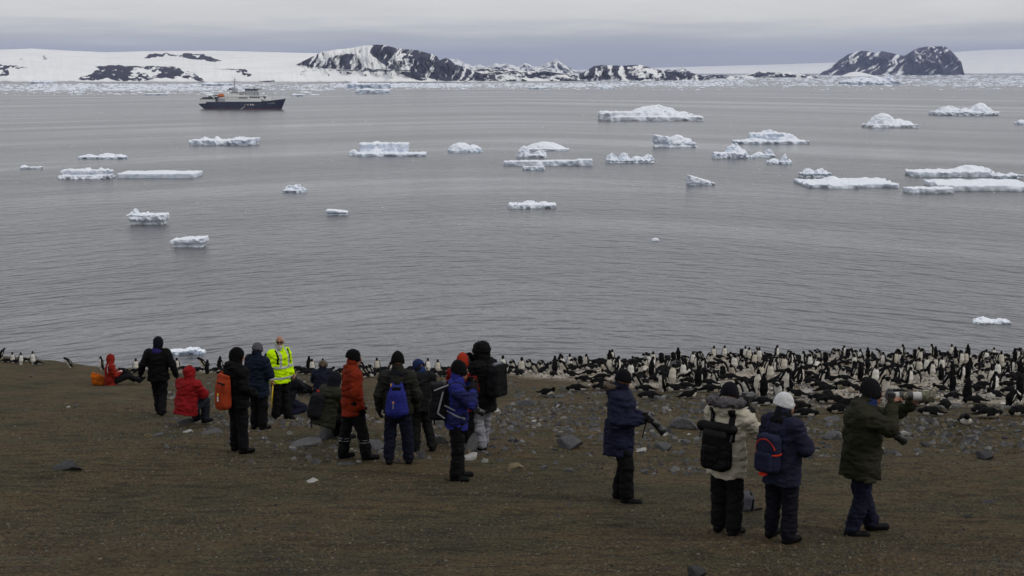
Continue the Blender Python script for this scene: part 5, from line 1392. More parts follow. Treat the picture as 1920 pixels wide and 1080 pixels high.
# ---- 12. navy jacket grey beanie
P = person('person in navy jacket and grey beanie beside the hi-vis jacket', 486, 805, 150, 1.70, dict(elL=(0.28, -0.05, 1.13), wrL=(0.10, -0.24, 1.07), elR=(-0.28, -0.05, 1.13), wrR=(-0.12, -0.24, 1.07), head=(0, -0.03, 1.62), ankL=(0.12, 0, 0.09), ankR=(-0.12, .02, .09)), head=(5, 0), jacket='141c2c', trousers='0f0f11', hat=('55555c', 'beanie'), hem=0.70, puff=0.028, seed=120, legw=1.14)

# ---- 13. hi-vis jacket
P = person('bearded man in yellow hi-vis jacket and sunglasses', 527, 786, 48, 1.82, dict(elL=(0.25, 0.02, 1.13), wrL=(0.22, -0.15, 0.95), elR=(-0.26, 0.05, 1.13), wrR=(-0.27, -0.04, 0.90), ankL=(0.11, -0.07, 0.09), ankR=(-0.11, 0.04, 0.09), head=(0, -0.02, 1.645)), head=(-40, 0), jacket='c0ea00', trousers='0f0f11', hem=0.80, puff=0.03, seed=130, gloves=None, body_res=0.0095, jk=1.15, curl=(0.7, 0.8))
for z0, nm in ((0.905, 0), (1.13, 1)): P.jf.like(0.006, lambda X, Y, Z, z0=z0: np.abs(Z - z0) - 0.026).build('reflective_band', m_refl, P.root)
for sx in (-1, 1): P.jf.like(0.006, lambda X, Y, Z, sx=sx: np.maximum(np.abs(X - sx * (0.10)) - 0.026, 1.13 - Z)).build('reflective_brace', m_refl, P.root)
P.jf.like(0.005, lambda X, Y, Z: np.maximum(np.abs(X) - 0.008, Y + 0.03)).build('zip', BK2, P.root)
f = Field(P.J['head'] - 0.2, P.J['head'] + 0.15, 0.009)
f.add(ell(P.hl(0, -0.055, -0.088), (0.058, 0.062, 0.055), P.HR.T)); f.add(ell(P.hl(0, -0.075, -0.125), (0.042, 0.04, 0.045), P.HR.T), 0.02); f.add(ell(P.hl(0, -0.13, -0.062), (0.03, 0.03, 0.012), P.HR.T), 0.005, 's'); f.disp(0.008, 40, 3); f.build('beard', hair_white, P.root)
f = Field(P.J['head'] - 0.16, P.J['head'] + 0.18, 0.009); f.add(ell(P.hl(0, 0.018, 0.030), (0.081, 0.098, 0.086), P.HR.T)); f.cut(P.hl(0, -0.02, 0.01), P.HR @ A3((0, 0.9, 0.5))); f.add(ell(P.hl(0, -0.03, 0.09), (0.05, 0.07, 0.06), P.HR.T), 0.01, 's'); f.build('hair', hair_white, P.root)
gl = MB()
for sx in (-1, 1):
    pts = [P.hl(0.034 * sx + dx, -0.113 + 0.012 * abs(dx * 30) * (1 if dx * sx > 0 else 0) + dy, 0.004 + dz_) for dz_ in (-0.017, 0.017) for dx, dy in ((-0.026, 0.0), (0.026, 0.0), (0.026, 0.008), (-0.026, 0.008))]
    gl.hexa(pts); gl.tube(P.hl(0.058 * sx, -0.10, 0.012), P.hl(0.084 * sx, 0.01, 0.01), 0.004)
gl.tube(P.hl(-0.012, -0.115, 0.012), P.hl(0.012, -0.115, 0.012), 0.004)
gl.build('sunglasses', m_glass, P.root)
bg = bag_root(P, 'dark blue pack behind the hi-vis jacket')
f = Field((-0.25, 0.08, 0.85), (0.25, 0.45, 1.5), 0.013); f.add(rbox((0, 0.26, 1.17), (0.15, 0.09, 0.22), 0.06)); f.disp(0.008, 12, 3); f.build('bag_body', cloth('1c2446'), bg)
shoulder_straps(P, bg, BK2, x=0.155, w=0.018, off=0.013, zlo=1.2)
wr, d, n, s_ = P.hands['R']
st = empty('walking_stick', P.root.location, P.root.rotation_euler[2], P.S); tag(st, 'yellow walking stick in the hand of the hi-vis man', 'stick')
hp_ = wr + d * 0.09 + n * 0.03
MB().tube(hp_ + A3((0, -0.005, 0.03)), (hp_[0] - 0.02, hp_[1] + 0.05, 0.28), 0.012, 0.011, 10).build('shaft', m_yel, st, True); MB().tube((hp_[0] - 0.02, hp_[1] + 0.05, 0.282), (hp_[0] - 0.025, hp_[1] + 0.07, 0.02), 0.008, 0.006, 8).build('tip', m_black, st, True)

# ---- 14. walker in black with purple collar
P = person('person in black jacket with purple collar walking towards the shore', 300, 778, 180, 1.76, dict(elL=(0.33, 0.05, 1.15), wrL=(0.41, -0.06, 0.94), elR=(-0.33, 0.05, 1.15), wrR=(-0.39, -0.02, 0.92), hdL=(0.1, -0.3, -1), hdR=(-0.2, -0.3, -1), kneL=(0.075, -0.12, 0.50), ankL=(0.02, -0.02, 0.10), kneR=(-0.08, -0.02, 0.50), ankR=(-0.10, 0.18, 0.13), shL=(.19, .01, 1.41), shR=(-.19, .01, 1.41), head=(-0.02, -0.02, 1.64)), head=(0, 0), jacket='0b0b0c', trousers='0f0f12', hat=('14131f', 'snug'), hem=0.80, puff=0.03, seed=140, collar='2a2260')

# ---- seated and crouching people
# 15. person in red crouching on a rock
P = person('person in red hooded jacket sitting on a rock, back turned', 352, 800, 150, 1.72, dict(pel=(0, 0.03, 0.42), chest=(0, -0.05, 0.80), neck=(0, -0.08, 0.955), head=(0, -0.12, 1.09), shL=(0.19, -0.06, 0.88), shR=(-0.19, -0.06, 0.88), elL=(0.29, -0.22, 0.66), wrL=(0.14, -0.42, 0.62), elR=(-0.29, -0.2, 0.66), wrR=(-0.1, -0.42, 0.62), hipL=(0.10, 0, 0.40), kneL=(0.18, -0.42, 0.47), ankL=(0.16, -0.42, 0.09), hipR=(-0.1, 0, 0.40), kneR=(-0.12, -0.42, 0.47), ankR=(-0.10, -0.40, 0.09)), jacket='84161a', trousers='23252e', hood='up', puff=0.05, seed=150)
# 16. seated person far left
P = person('person in red jacket with white piping sitting on the ground', 208, 722, 118, 1.68, dict(pel=(0, 0.0, 0.15), chest=(0, 0.0, 0.53), neck=(0, -0.02, 0.68), head=(0, -0.05, 0.83), shL=(0.18, 0, 0.61), shR=(-0.18, 0, 0.61), elL=(0.25, -0.1, 0.36), wrL=(0.1, -0.30, 0.42), elR=(-0.25, -0.1, 0.36), wrR=(-0.1, -0.30, 0.42), hipL=(0.09, -0.05, 0.13), kneL=(0.14, -0.42, 0.38), ankL=(0.12, -0.74, 0.10), hipR=(-0.09, -0.05, 0.13), kneR=(-0.14, -0.48, 0.26), ankR=(-0.12, -0.86, 0.10), footL=(0, -0.8, 0.6), footR=(0, -0.8, 0.6)), jacket='822016', trousers='121214', hood='up', puff=0.02, seed=160)
for sx in (-1, 1): P.jf.like(0.008, lambda X, Y, Z, sx=sx: np.maximum(np.abs(np.abs(X) - 0.165 + 0.05 * (Z - 0.5)) - 0.011, np.maximum(0.42 - Z, np.maximum(Z - 0.70, -X * sx)))).build('piping', plain('piping_silver', (0.6, 0.6, 0.62)), P.root)
bg = bag_root(P, 'orange bag lying behind the seated person in red', 'orange_bag', None, 'bag')
g0 = on_ground(186, 722); bg.location = g0; bg.rotation_euler = (0, 0, 0.3); bg.scale = (1, 1, 1)
f = Field((-0.35, -0.25, -0.05), (0.35, 0.25, 0.5), 0.015); f.add(rbox((0, 0, 0.16), (0.21, 0.11, 0.15), 0.04)); f.add(rbox((-0.06, 0, 0.28), (0.16, 0.04, 0.06), 0.02, [A3((0.94, 0, -0.34)), A3((0, 1, 0)), A3((0.34, 0, 0.94))]), 0.06); f.cut((0.10, 0, 0.27), (-0.5, 0, -0.87)); f.cut((0, 0, 0.0), (0, 0, 1)); f.disp(0.02, 7, 2); f.crease(0.02, 7, 5); f.build('bag_body', cloth('b25a14'), bg)
MB().box(-0.16, -0.02, -0.03, 0.03, 0.335, 0.365).build('roll_top', cloth('a84f10'), bg)
# 17. olive crouching with backpack
P = person('person in olive jacket crouching with a dark pack, head hooded', 617, 826, 130, 1.76, dict(pel=(0, 0.08, 0.44), chest=(0, -0.03, 0.80), neck=(0, -0.10, 0.94), head=(0, -0.16, 1.07), shL=(0.19, -0.06, 0.87), shR=(-0.19, -0.06, 0.87), elL=(0.27, -0.25, 0.66), wrL=(0.1, -0.42, 0.72), elR=(-0.27, -0.25, 0.66), wrR=(-0.1, -0.42, 0.72), hipL=(0.1, 0.05, 0.42), kneL=(0.17, -0.36, 0.48), ankL=(0.15, -0.28, 0.09), hipR=(-0.1, 0.05, 0.42), kneR=(-0.15, -0.34, 0.48), ankR=(-0.13, -0.26, 0.09)), head=(0, 15), jacket='2a2a20', trousers='0d0d0e', hood='up', hood_c='15171f', puff=0.04, seed=170, legw=1.14)
bg = bag_root(P, 'dark pack with red tab on the crouching olive jacket')
f = Field((-0.3, 0.04, 0.3), (0.3, 0.5, 1.05), 0.013); Rb = [A3((1, 0, 0)), A3((0, 0.95, 0.3)) / np.linalg.norm((0, 0.95, 0.3)), A3((0, -0.3, 0.95)) / np.linalg.norm((0, -0.3, 0.95))]
f.add(rbox((0.02, 0.24, 0.66), (0.16, 0.10, 0.23), 0.09, Rb)); f.disp(0.01, 12, 3); f.build('bag_body', cloth('1a1a1e'), bg)
MB().box(0.02, 0.07, 0.17, 0.19, 0.90, 0.93).build('tab', m_rd, bg); MB().tube((0.1, 0.30, 0.46), (0.1, 0.29, 0.26), 0.012).build('loose_strap', BK2, bg)
# 18. fur hat seated behind
P = person('person in brown fur hat and navy jacket sitting on the ground', 606, 742, 175, 1.74, dict(pel=(0, 0, 0.16), chest=(0, -0.04, 0.54), neck=(0, -0.06, 0.69), head=(0, -0.08, 0.83), shL=(0.2, -0.04, 0.62), shR=(-0.2, -0.04, 0.62), elL=(0.30, -0.16, 0.40), wrL=(0.15, -0.36, 0.45), elR=(-0.30, -0.16, 0.40), wrR=(-0.15, -0.36, 0.45), hipL=(0.09, -0.05, 0.14), kneL=(0.18, -0.42, 0.38), ankL=(0.14, -0.7, 0.10), hipR=(-0.09, -0.05, 0.14), kneR=(-0.18, -0.42, 0.38), ankR=(-0.14, -0.7, 0.10)), jacket='191c2c', trousers='101014', hat=('3a3024', 'fur', fur_brown), puff=0.05, seed=180)
# 19. kneeling behind the hi-vis man
P = person('dark clothed person kneeling behind the hi-vis man', 540, 779, 150, 1.72, dict(pel=(0, 0.1, 0.34), chest=(0, -0.05, 0.70), neck=(0, -0.1, 0.85), head=(0, -0.15, 0.99), shL=(0.19, -0.06, 0.78), shR=(-0.19, -0.06, 0.78), elL=(0.26, -0.24, 0.60), wrL=(0.1, -0.4, 0.66), elR=(-0.26, -0.24, 0.60), wrR=(-0.1, -0.4, 0.66), hipL=(0.1, 0.06, 0.32), kneL=(0.17, -0.34, 0.12), ankL=(0.15, 0.12, 0.10), hipR=(-0.1, 0.06, 0.32), kneR=(-0.17, -0.34, 0.12), ankR=(-0.15, 0.12, 0.10), footL=(0, 1, 0), footR=(0, 1, 0)), jacket='121318', trousers='17182a', hat=('101012', 'beanie'), puff=0.03, seed=190, legw=1.30)
# 20. person sitting with outstretched legs further back
P = person('person in black sitting with legs stretched right behind the hi-vis man', 536, 738, 80, 1.72, dict(pel=(0, 0.0, 0.15), chest=(0, 0.06, 0.52), neck=(0, 0.05, 0.67), head=(0, 0.02, 0.81), shL=(0.18, 0.05, 0.60), shR=(-0.18, 0.05, 0.60), elL=(0.25, -0.05, 0.36), wrL=(0.1, -0.25, 0.40), elR=(-0.25, -0.05, 0.36), wrR=(-0.1, -0.25, 0.40), hipL=(0.09, -0.05, 0.13), kneL=(0.13, -0.38, 0.26), ankL=(0.12, -0.72, 0.11), hipR=(-0.09, -0.05, 0.13), kneR=(-0.12, -0.42, 0.20), ankR=(-0.12, -0.82, 0.11), footL=(0, -0.35, 0.93), footR=(0, -0.35, 0.93)), jacket='0f0f11', trousers='0d0d0f', hat=('101014', 'beanie'), puff=0.02, seed=200)

# ---- bag on the ground between the two right hand people
g0 = on_ground(1394, 957)
bg = empty('camera_bag', g0, 0.25); tag(bg, 'grey and black bag standing on the ground behind the cream parka', 'bag')
f = Field((-0.3, -0.2, -0.05), (0.3, 0.25, 0.35), 0.012); f.add(rbox((0, 0, 0.10), (0.13, 0.10, 0.10), 0.04)); f.add(rbox((0.01, 0.02, 0.17), (0.12, 0.07, 0.05), 0.03), 0.03); f.disp(0.012, 12, 6); f.build('bag_body', cloth('4c4c52'), bg)
for x0 in (-0.07, 0.07): MB().tube((x0, -0.105, 0.02), (x0 + 0.02, -0.10, 0.15), 0.013).tube((x0 + 0.02, -0.10, 0.15), (x0 + 0.01, -0.02, 0.235), 0.013).build('strap', BK2, bg)
f = Field((-0.05, -0.25, -0.03), (0.36, 0.1, 0.1), 0.011); f.add(rcone((0.06, -0.08, 0.02), (0.24, -0.03, 0.015), 0.02, 0.015)); f.build('strap', BK2, bg)

# ------------------------------------------------------------------ penguins
m_pen = colmat('penguin_plumage', 0.85, 50, 0.25, 0.006, 0.06)
# birds differ: cleaner and grubbier plumage
_nt = m_pen.node_tree; _b = _nt.nodes['Principled BSDF']; _src = _b.inputs['Base Color'].links[0].from_socket
_oi = _nt.nodes.new('ShaderNodeObjectInfo')
_nz = noise(_nt, 7, 4, 0.6)
_f = _nt.nodes.new('ShaderNodeMath'); _f.operation = 'MULTIPLY'; _nt.links.new(_oi.outputs['Random'], _f.inputs[0]); _nt.links.new(ramp(_nt, _nz.outputs['Fac'], [(0.35, 0.15), (0.65, 1.0)]).outputs[0], _f.inputs[1])
_nt.links.new(mixc(_nt, _f.outputs[0], _src, mixc(_nt, 1.0, _src, (0.66, 0.54, 0.40), 'MULTIPLY')), _b.inputs['Base Color'])
PBLK, PWHT, PBILL, PFOOT = np.array((0.006, 0.006, 0.007)), np.array((0.66, 0.65, 0.61)), np.array((0.03, 0.018, 0.014)), np.array((0.22, 0.15, 0.12))
def penguin_mesh(pose, res, seed=0):
    """an adelie about 0.72 m tall, facing -y; returns a mesh with plumage colours"""
    f = Field((-0.34, -0.46, -0.03), (0.34, 0.46, 0.84), res)
    R = np.eye(3); O = A3((0, 0, 0))
    if pose == 'stand':   sp = [(0, 0.03, 0.10), (0, 0.01, 0.27), (0, 0.0, 0.44), (0, -0.01, 0.56)]; hd, bd = (0, -0.025, 0.655), (0, -1, -0.08)
    elif pose == 'up':    sp = [(0, 0.03, 0.10), (0, 0.01, 0.27), (0, -0.005, 0.46), (0, 0.0, 0.62)]; hd, bd = (0, -0.02, 0.72), (0, -0.55, 0.85)
    elif pose == 'side':  sp = [(0, 0.03, 0.10), (0, 0.01, 0.27), (0, 0.0, 0.44), (0.01, -0.01, 0.55)]; hd, bd = (0.03, -0.015, 0.64), (0.95, -0.3, -0.05)
    elif pose == 'hunch': sp = [(0, 0.05, 0.10), (0, 0.05, 0.25), (0, -0.02, 0.40), (0, -0.12, 0.44)]; hd, bd = (0, -0.20, 0.41), (0, -0.8, -0.6)
    elif pose == 'lean':  sp = [(0, 0.10, 0.11), (0, 0.05, 0.26), (0, -0.04, 0.40), (0, -0.11, 0.49)]; hd, bd = (0, -0.18, 0.55), (0, -1, -0.1)
    elif pose == 'bow':   sp = [(0, 0.08, 0.11), (0, 0.06, 0.26), (0, -0.05, 0.38), (0, -0.18, 0.33)]; hd, bd = (0, -0.25, 0.22), (0, -0.35, -0.95)
    elif pose == 'prone': sp = [(0, 0.24, 0.10), (0, 0.08, 0.135), (0, -0.10, 0.135), (0, -0.20, 0.13)]; hd, bd = (0, -0.28, 0.15), (0, -1, -0.15)
    else:                 sp = [(0, 0.22, 0.10), (0, 0.07, 0.14), (0, -0.10, 0.155), (0, -0.18, 0.21)]; hd, bd = (0, -0.22, 0.29), (0, -1, 0.05)   # nest: head up
    sp = [A3(p) for p in sp]; hd = A3(hd); bd = A3(bd) / np.linalg.norm(bd)
    flat = pose in ('prone', 'nest')
    rad = [(0.095, 0.09), (0.140, 0.126), (0.122, 0.110), (0.070, 0.068)]
    if flat: rad = [(0.075, 0.07), (0.135, 0.115), (0.128, 0.115), (0.075, 0.075)]
    for i in range(3): f.add(esec(sp[i], sp[i + 1], rad[i], rad[i + 1]), 0.03)
    f.add(rcone(sp[3], hd, 0.062, 0.050), 0.03)
    f.add(ell(hd, (0.048, 0.056, 0.048), np.array(basis(bd))[[1, 0, 2]]), 0.02)
    f.add(rcone(hd + bd * 0.04, hd + bd * 0.088 - A3((0, 0, 0.006)), 0.018, 0.007), 0.008)
    ax = sp[0] - sp[1]; ax /= np.linalg.norm(ax)
    tail = sp[0] + (A3((0, 0.19, -0.06)) if not flat else A3((0, 0.17, 0.01)))
    f.add(esec(sp[0] + A3((0, 0.03, 0)), tail, (0.05, 0.035), (0.016, 0.012)), 0.03)
    fl = []
    for sx in (-1, 1):
        sh = sp[2] + A3((0.118 * sx, 0.0, 0.01))
        if flat: tip = sh + A3((0.055 * sx, 0.20, -0.05))
        elif pose in ('up',): tip = sh + A3((0.16 * sx, 0.05, -0.15))
        else: tip = sh + (sp[0] - sp[2]) * 0.72 + A3((0.045 * sx, 0.03, 0.0))
        fl.append((sh, tip))
        f.add(esec(sh, tip, (0.018, 0.040), (0.010, 0.020), (1, 0, 0)), 0.012)
        if not flat:
            ft = A3((0.05 * sx, sp[0][1] - 0.05, 0.018)); f.add(ell(ft, (0.034, 0.06, 0.02))); f.add(rcone(ft + A3((0, 0.03, 0.01)), sp[0] + A3((0.045 * sx, 0, -0.02)), 0.03, 0.05), 0.02)
    f.cut((0, 0, 0), (0, 0, 1))
    V, Q = f.mesh()
    me = mesh_np('penguin', V, [Q])
    # plumage: closest point on the spine gives the belly direction
    best = np.full(len(V), 9.0); fr = np.zeros(len(V)); al = np.zeros(len(V))
    pts = sp + [hd]
    for i in range(4):
        a, b_ = pts[i], pts[i + 1]; ba = b_ - a
        t = np.clip((V - a) @ ba / (ba @ ba), 0, 1); q = V - a - t[:, None] * ba; d = np.linalg.norm(q, axis=1)
        dn = ba / np.linalg.norm(ba)
        bel = A3((0, -1, 0)) - dn * (A3((0, -1, 0)) @ dn) if not flat else A3((0, -0.15, -1)) - dn * (A3((0, -0.15, -1)) @ dn)
        bel /= np.linalg.norm(bel)
        m_ = d < best
        best[m_] = d[m_]; fr[m_] = (q @ bel)[m_] / np.maximum(d[m_], 1e-5); al[m_] = i + t[m_]
    C = np.tile(PBLK, (len(V), 1))
    thr = np.where(al < 0.15, 0.2, 0.40) if not flat else np.where(al > 2.3, 0.05, -0.02)
    C[(fr > thr) & (al < 3.25)] = PWHT
    dh = np.linalg.norm(V - hd, axis=1)
    C[dh < 0.064] = PBLK
    for sh, tip in fl:
        ba = tip - sh; t = np.clip((V - sh) @ ba / (ba @ ba), 0, 1); q = V - sh - t[:, None] * ba
        m_ = (np.linalg.norm(q, axis=1) < 0.047) & (t > 0.08) & (np.abs(V[:, 0]) > np.abs(sh[0]) - 0.012); C[m_] = PBLK
        m2 = m_ & (q[:, 1] > 0.022); C[m2] = PWHT * 0.8
    tb = (V - hd) @ bd; C[(tb > 0.055) & (dh < 0.12)] = PBILL
    if not flat: C[(V[:, 2] < 0.035)] = PFOOT
    set_col(me, C)
    me.materials.append(m_pen)
    return me
POSES = ['stand', 'up', 'side', 'hunch', 'lean', 'bow', 'prone', 'nest']
pen_hi = {p: penguin_mesh(p, 0.0125) for p in POSES}
pen_lo = {p: penguin_mesh(p, 0.026) for p in ('stand', 'side', 'prone', 'nest', 'hunch')}
# (u, v of the feet, pose, facing): 0 towards the camera, 90 right, 180 away, -90 left
S_, B_, H_, P_, N_, U_, D_, L_ = 'stand', 'bow', 'hunch', 'prone', 'nest', 'up', 'side', 'lean'
PG = [(1198, 670, S_, -60), (1218, 671, S_, 10), (1225, 667, S_, 0), (1238, 674, H_, 0), (1224, 684, S_, 5), (1216, 688, S_, -20), (1223, 710, S_, 150), (1203, 705, H_, -30), (1213, 708, B_, -30), (1280, 708, S_, 0), (1259, 720, D_, 0), (1242, 735, S_, -80), (1309, 725, S_, 170), (1298, 714, B_, -90), (1278, 714, N_, 0), (1195, 730, L_, -60), (1337, 674, S_, 0), (1355, 665, D_, -30), (1322, 666, S_, 180), (1271, 678, S_, 180), (1358, 701, L_, -60), (1373, 708, L_, -20), (1377, 693, S_, 0), (1307, 689, S_, 180), (1299, 685, S_, 0),
      (1241, 707, P_, -90), (1228, 717, P_, -80), (1210, 735, P_, -90), (1217, 748, P_, -70), (1291, 748, N_, 100), (1293, 720, P_, -90), (1328, 724, P_, -90), (1331, 736, P_, 90), (1284, 730, P_, 90), (1264, 736, N_, -60), (1330, 709, P_, 90), (1335, 703, P_, 90), (1324, 693, P_, -90), (1335, 687, P_, 90), (1300, 690, P_, 90), (1247, 697, P_, -80), (1257, 683, P_, -90), (1367, 712, P_, -90),
      (1404, 674, S_, 0), (1414, 685, S_, 0), (1427, 713, S_, 0), (1444, 715, S_, 5), (1470, 696, S_, 0), (1378, 693, S_, 10), (1508, 660, S_, 0), (1549, 658, D_, 20), (1534, 698, B_, -30), (1518, 689, S_, 20), (1482, 685, S_, 90), (1455, 686, H_, 0), (1422, 739, U_, -30), (1431, 744, S_, 180), (1477, 740, U_, -80), (1469, 719, L_, 60), (1493, 716, B_, 90), (1542, 718, H_, 60), (1458, 743, H_, -20), (1383, 747, L_, -40), (1396, 745, L_, -40), (1431, 665, L_, 30), (1447, 662, S_, 20), (1409, 701, L_, -50), (1480, 672, H_, 10),
      (1393, 718, P_, -90), (1369, 711, P_, -90), (1407, 724, P_, -90), (1418, 718, P_, 100), (1467, 702, P_, -90), (1508, 696, P_, -70), (1516, 707, P_, -90), (1451, 723, P_, -90), (1467, 729, P_, 170), (1513, 721, P_, 90), (1538, 729, P_, -90), (1549, 737, P_, 90), (1493, 747, N_, -80), (1470, 755, P_, -80), (1410, 688, P_, -90), (1551, 757, P_, -90), (1537, 754, P_, -90), (1553, 688, P_, -80), (1497, 679, P_, 90), (1440, 679, P_, -90),
      (1560, 660, H_, 180), (1572, 667, U_, 20), (1611, 662, S_, -10), (1651, 663, S_, 0), (1636, 665, S_, -60), (1627, 673, S_, 180), (1589, 671, H_, 180), (1573, 707, L_, -70), (1612, 712, S_, 180), (1641, 701, S_, -80), (1661, 710, L_, -40), (1626, 692, B_, 180), (1683, 717, S_, 90), (1723, 703, S_, 0), (1707, 703, L_, -30), (1724, 678, S_, 0), (1717, 667, U_, 0), (1736, 697, S_, 0), (1696, 688, H_, -30), (1679, 683, S_, 30), (1639, 721, S_, 0), (1720, 719, H_, -50), (1704, 723, S_, 60), (1660, 734, H_, 0), (1740, 664, U_, 180),
      (1557, 690, P_, -80), (1584, 714, P_, -90), (1582, 727, P_, -90), (1562, 717, N_, 60), (1647, 713, P_, -90), (1624, 703, P_, 90), (1704, 733, P_, -90), (1684, 744, P_, 90), (1727, 750, P_, 90), (1683, 722, P_, -90), (1552, 747, P_, 0), (1566, 757, P_, -90), (1668, 668, P_, -90), (1649, 671, L_, -80), (1673, 694, P_, 90), (1600, 680, P_, -90), (1600, 736, N_, -60),
      (1723, 676, S_, 0), (1753, 674, S_, 180), (1747, 706, S_, 10), (1752, 695, S_, 0), (1802, 684, S_, 20), (1810, 683, S_, 0), (1827, 669, L_, -20), (1858, 721, S_, 0), (1785, 734, S_, 180), (1777, 724, L_, 60), (1812, 754, U_, 150), (1818, 698, S_, 180), (1813, 711, S_, 180), (1863, 739, S_, 60), (1877, 686, S_, 0), (1898, 703, S_, 40), (1870, 708, S_, 0), (1883, 726, H_, 0), (1897, 763, B_, 100), (1910, 748, S_, 180), (1912, 704, S_, 180), (1735, 695, S_, 0), (1790, 687, L_, -20), (1862, 673, S_, 0), (1797, 663, S_, -30), (1804, 664, S_, 160), (1840, 676, L_, 40), (1848, 682, S_, 20),
      (1745, 780, P_, -80), (1772, 766, P_, 0), (1810, 796, N_, 0), (1853, 784, P_, 90), (1838, 775, P_, -60), (1828, 758, P_, -90), (1908, 780, P_, -60), (1763, 735, N_, -80), (1788, 749, P_, -90), (1865, 749, N_, -60), (1842, 728, P_, 90), (1815, 723, P_, 180), (1830, 706, N_, -20), (1828, 736, P_, 90), (1892, 728, P_, -90), (1895, 708, P_, -90), (1912, 719, P_, -90), (1767, 694, P_, -90), (1792, 693, P_, -30), (1840, 696, N_, 0), (1895, 739, P_, -90), (1905, 690, P_, 90), (1690, 768, P_, -90), (1716, 762, P_, 90), (1590, 765, N_, 80), (1572, 775, P_, -70), (1510, 782, P_, 80), (1430, 760, P_, 60), (1495, 770, P_, 90),
      (943, 697, S_, 0), (971, 689, S_, 20), (978, 700, S_, -10), (988, 685, L_, 30), (1018, 685, S_, 0), (1025, 686, S_, 170), (1040, 693, S_, 180), (1059, 682, D_, -30), (1068, 689, S_, 0), (1099, 689, S_, -60), (1120, 677, S_, 90), (1147, 680, S_, -30), (1143, 697, S_, 0), (1134, 700, L_, -60), (1004, 702, L_, -60), (1058, 700, L_, -60), (1171, 676, S_, 0),
      (1038, 707, P_, 180), (1070, 709, N_, -80), (1095, 716, P_, -90), (1081, 734, P_, -80), (1025, 744, N_, 60), (1128, 712, P_, 90), (1105, 704, P_, 90), (1137, 704, N_, -60), (1123, 721, P_, -60), (1130, 732, P_, -80), (1157, 693, P_, 90), (1189, 689, P_, 90), (1185, 682, P_, -90), (1201, 709, P_, 0), (1098, 693, P_, -90), (1027, 692, P_, -90), (953, 698, P_, -60), (1127, 680, P_, -90), (1110, 684, P_, 90), (1160, 684, P_, -90), (1075, 696, P_, 90),
      (344, 690, S_, 20), (362, 690, H_, 100), (389, 701, S_, 175), (380, 692, L_, -60), (413, 694, S_, 160), (580, 696, S_, 180), (586, 697, S_, 0), (603, 694, S_, 120), (708, 696, S_, 0), (684, 708, L_, -70), (606, 697, S_, 20), (821, 699, S_, 0), (802, 697, S_, 30),
      (346, 695, P_, -90), (405, 698, P_, 90), (558, 695, P_, -80), (574, 703, P_, 90), (677, 709, P_, 90), (700, 699, P_, -60), (660, 697, P_, 90), (812, 704, P_, 90), (790, 700, P_, -90), (370, 698, P_, 90), (420, 703, P_, -60), (566, 698, P_, 100), (592, 704, P_, 70), (715, 703, P_, -90), (640, 699, P_, 90),
      (4, 672, L_, 150), (25, 681, S_, 0), (39, 684, S_, 60), (63, 684, U_, 0), (31, 682, P_, -90), (68, 684, P_, -80), (12, 680, P_, 90), (129, 690, L_, -60), (190, 694, S_, -60), (255, 697, S_, 20), (227, 699, P_, 90), (254, 700, P_, 90), (332, 694, S_, 0), (45, 679, P_, 90)]
def zone(u, v):
    if u < 100: return 'far left end of crest'
    if u < 440: return 'crest behind purple collar'
    if u < 930: return 'crest behind middle group'
    if u < 1180: return 'left edge of colony'
    if u < 1400: return 'colony above cream parka'
    if u < 1560: return 'colony above white beanie'
    if u < 1700: return 'colony behind olive photographer'
    return 'right end of colony'
def row(u, v): return '' if u < 1180 else ('far row, ' if v < 682 else ('middle row, ' if v < 722 else 'near row, '))
WHAT = {'stand': 'standing upright', 'up': 'stretching bill up', 'side': 'standing with head turned', 'hunch': 'standing hunched', 'lean': 'leaning forward', 'bow': 'bowing', 'prone': 'lying flat', 'nest': 'lying head up'}
def way(a):
    a = (a + 180) % 360 - 180
    return 'facing us' if abs(a) <= 40 else ('facing away' if abs(a) >= 140 else ('facing right' if a > 0 else 'facing left'))
SPECIAL = {(129, 690): 'lone penguin walking left along the bare crest', (190, 694): 'penguin standing right behind the seated person in red', (1025, 744): 'lone penguin lying furthest out on the stone field', (1810, 796): 'nearest penguin of all, sitting front on before the dark stones', (1081, 734): 'single penguin lying apart at the left fringe of the colony', (1812, 754): 'penguin showing a broad white breast near the front right', (821, 699): 'white breasted penguin between the blue hat and the red hood'}
rp = random.Random(3)
def place_penguin(u, v, pose, ang, label):
    g = on_ground(u, v)
    o = bpy.data.objects.new('penguin', pen_hi[pose]); COL.objects.link(o)
    s = float(np.interp(v, [664, 720, 800], [0.74, 0.86, 0.92])) * rp.uniform(0.93, 1.07) * (0.88 if u < 930 else 1.0)
    o.scale = (s, s, s * rp.uniform(0.96, 1.04))
    off = 0.0
    o.location = (g[0], g[1] + off, g[2] - 0.012)
    o.rotation_euler = (rp.uniform(-0.05, 0.05), rp.uniform(-0.05, 0.05), math.radians(ang + rp.uniform(-12, 12)))
    tag(o, label, 'penguin', 'penguins of the colony')
    by_label.setdefault(label, []).append((u, o))
by_label = {}
spots = []
for (u, v, pose, ang) in PG:
    lb = SPECIAL.get((u, v)) or 'penguin %s %s, %s%s' % (WHAT[pose], way(ang), row(u, v), zone(u, v))
    place_penguin(u, v, pose, ang, lb); spots.append((u, v))
tries = 0
extra = []
def free(u, v):
    return all(abs(u - a) > 9 * (0.6 + (v - 640) / 140) or abs(v - b_) > 4.5 for a, b_ in spots)
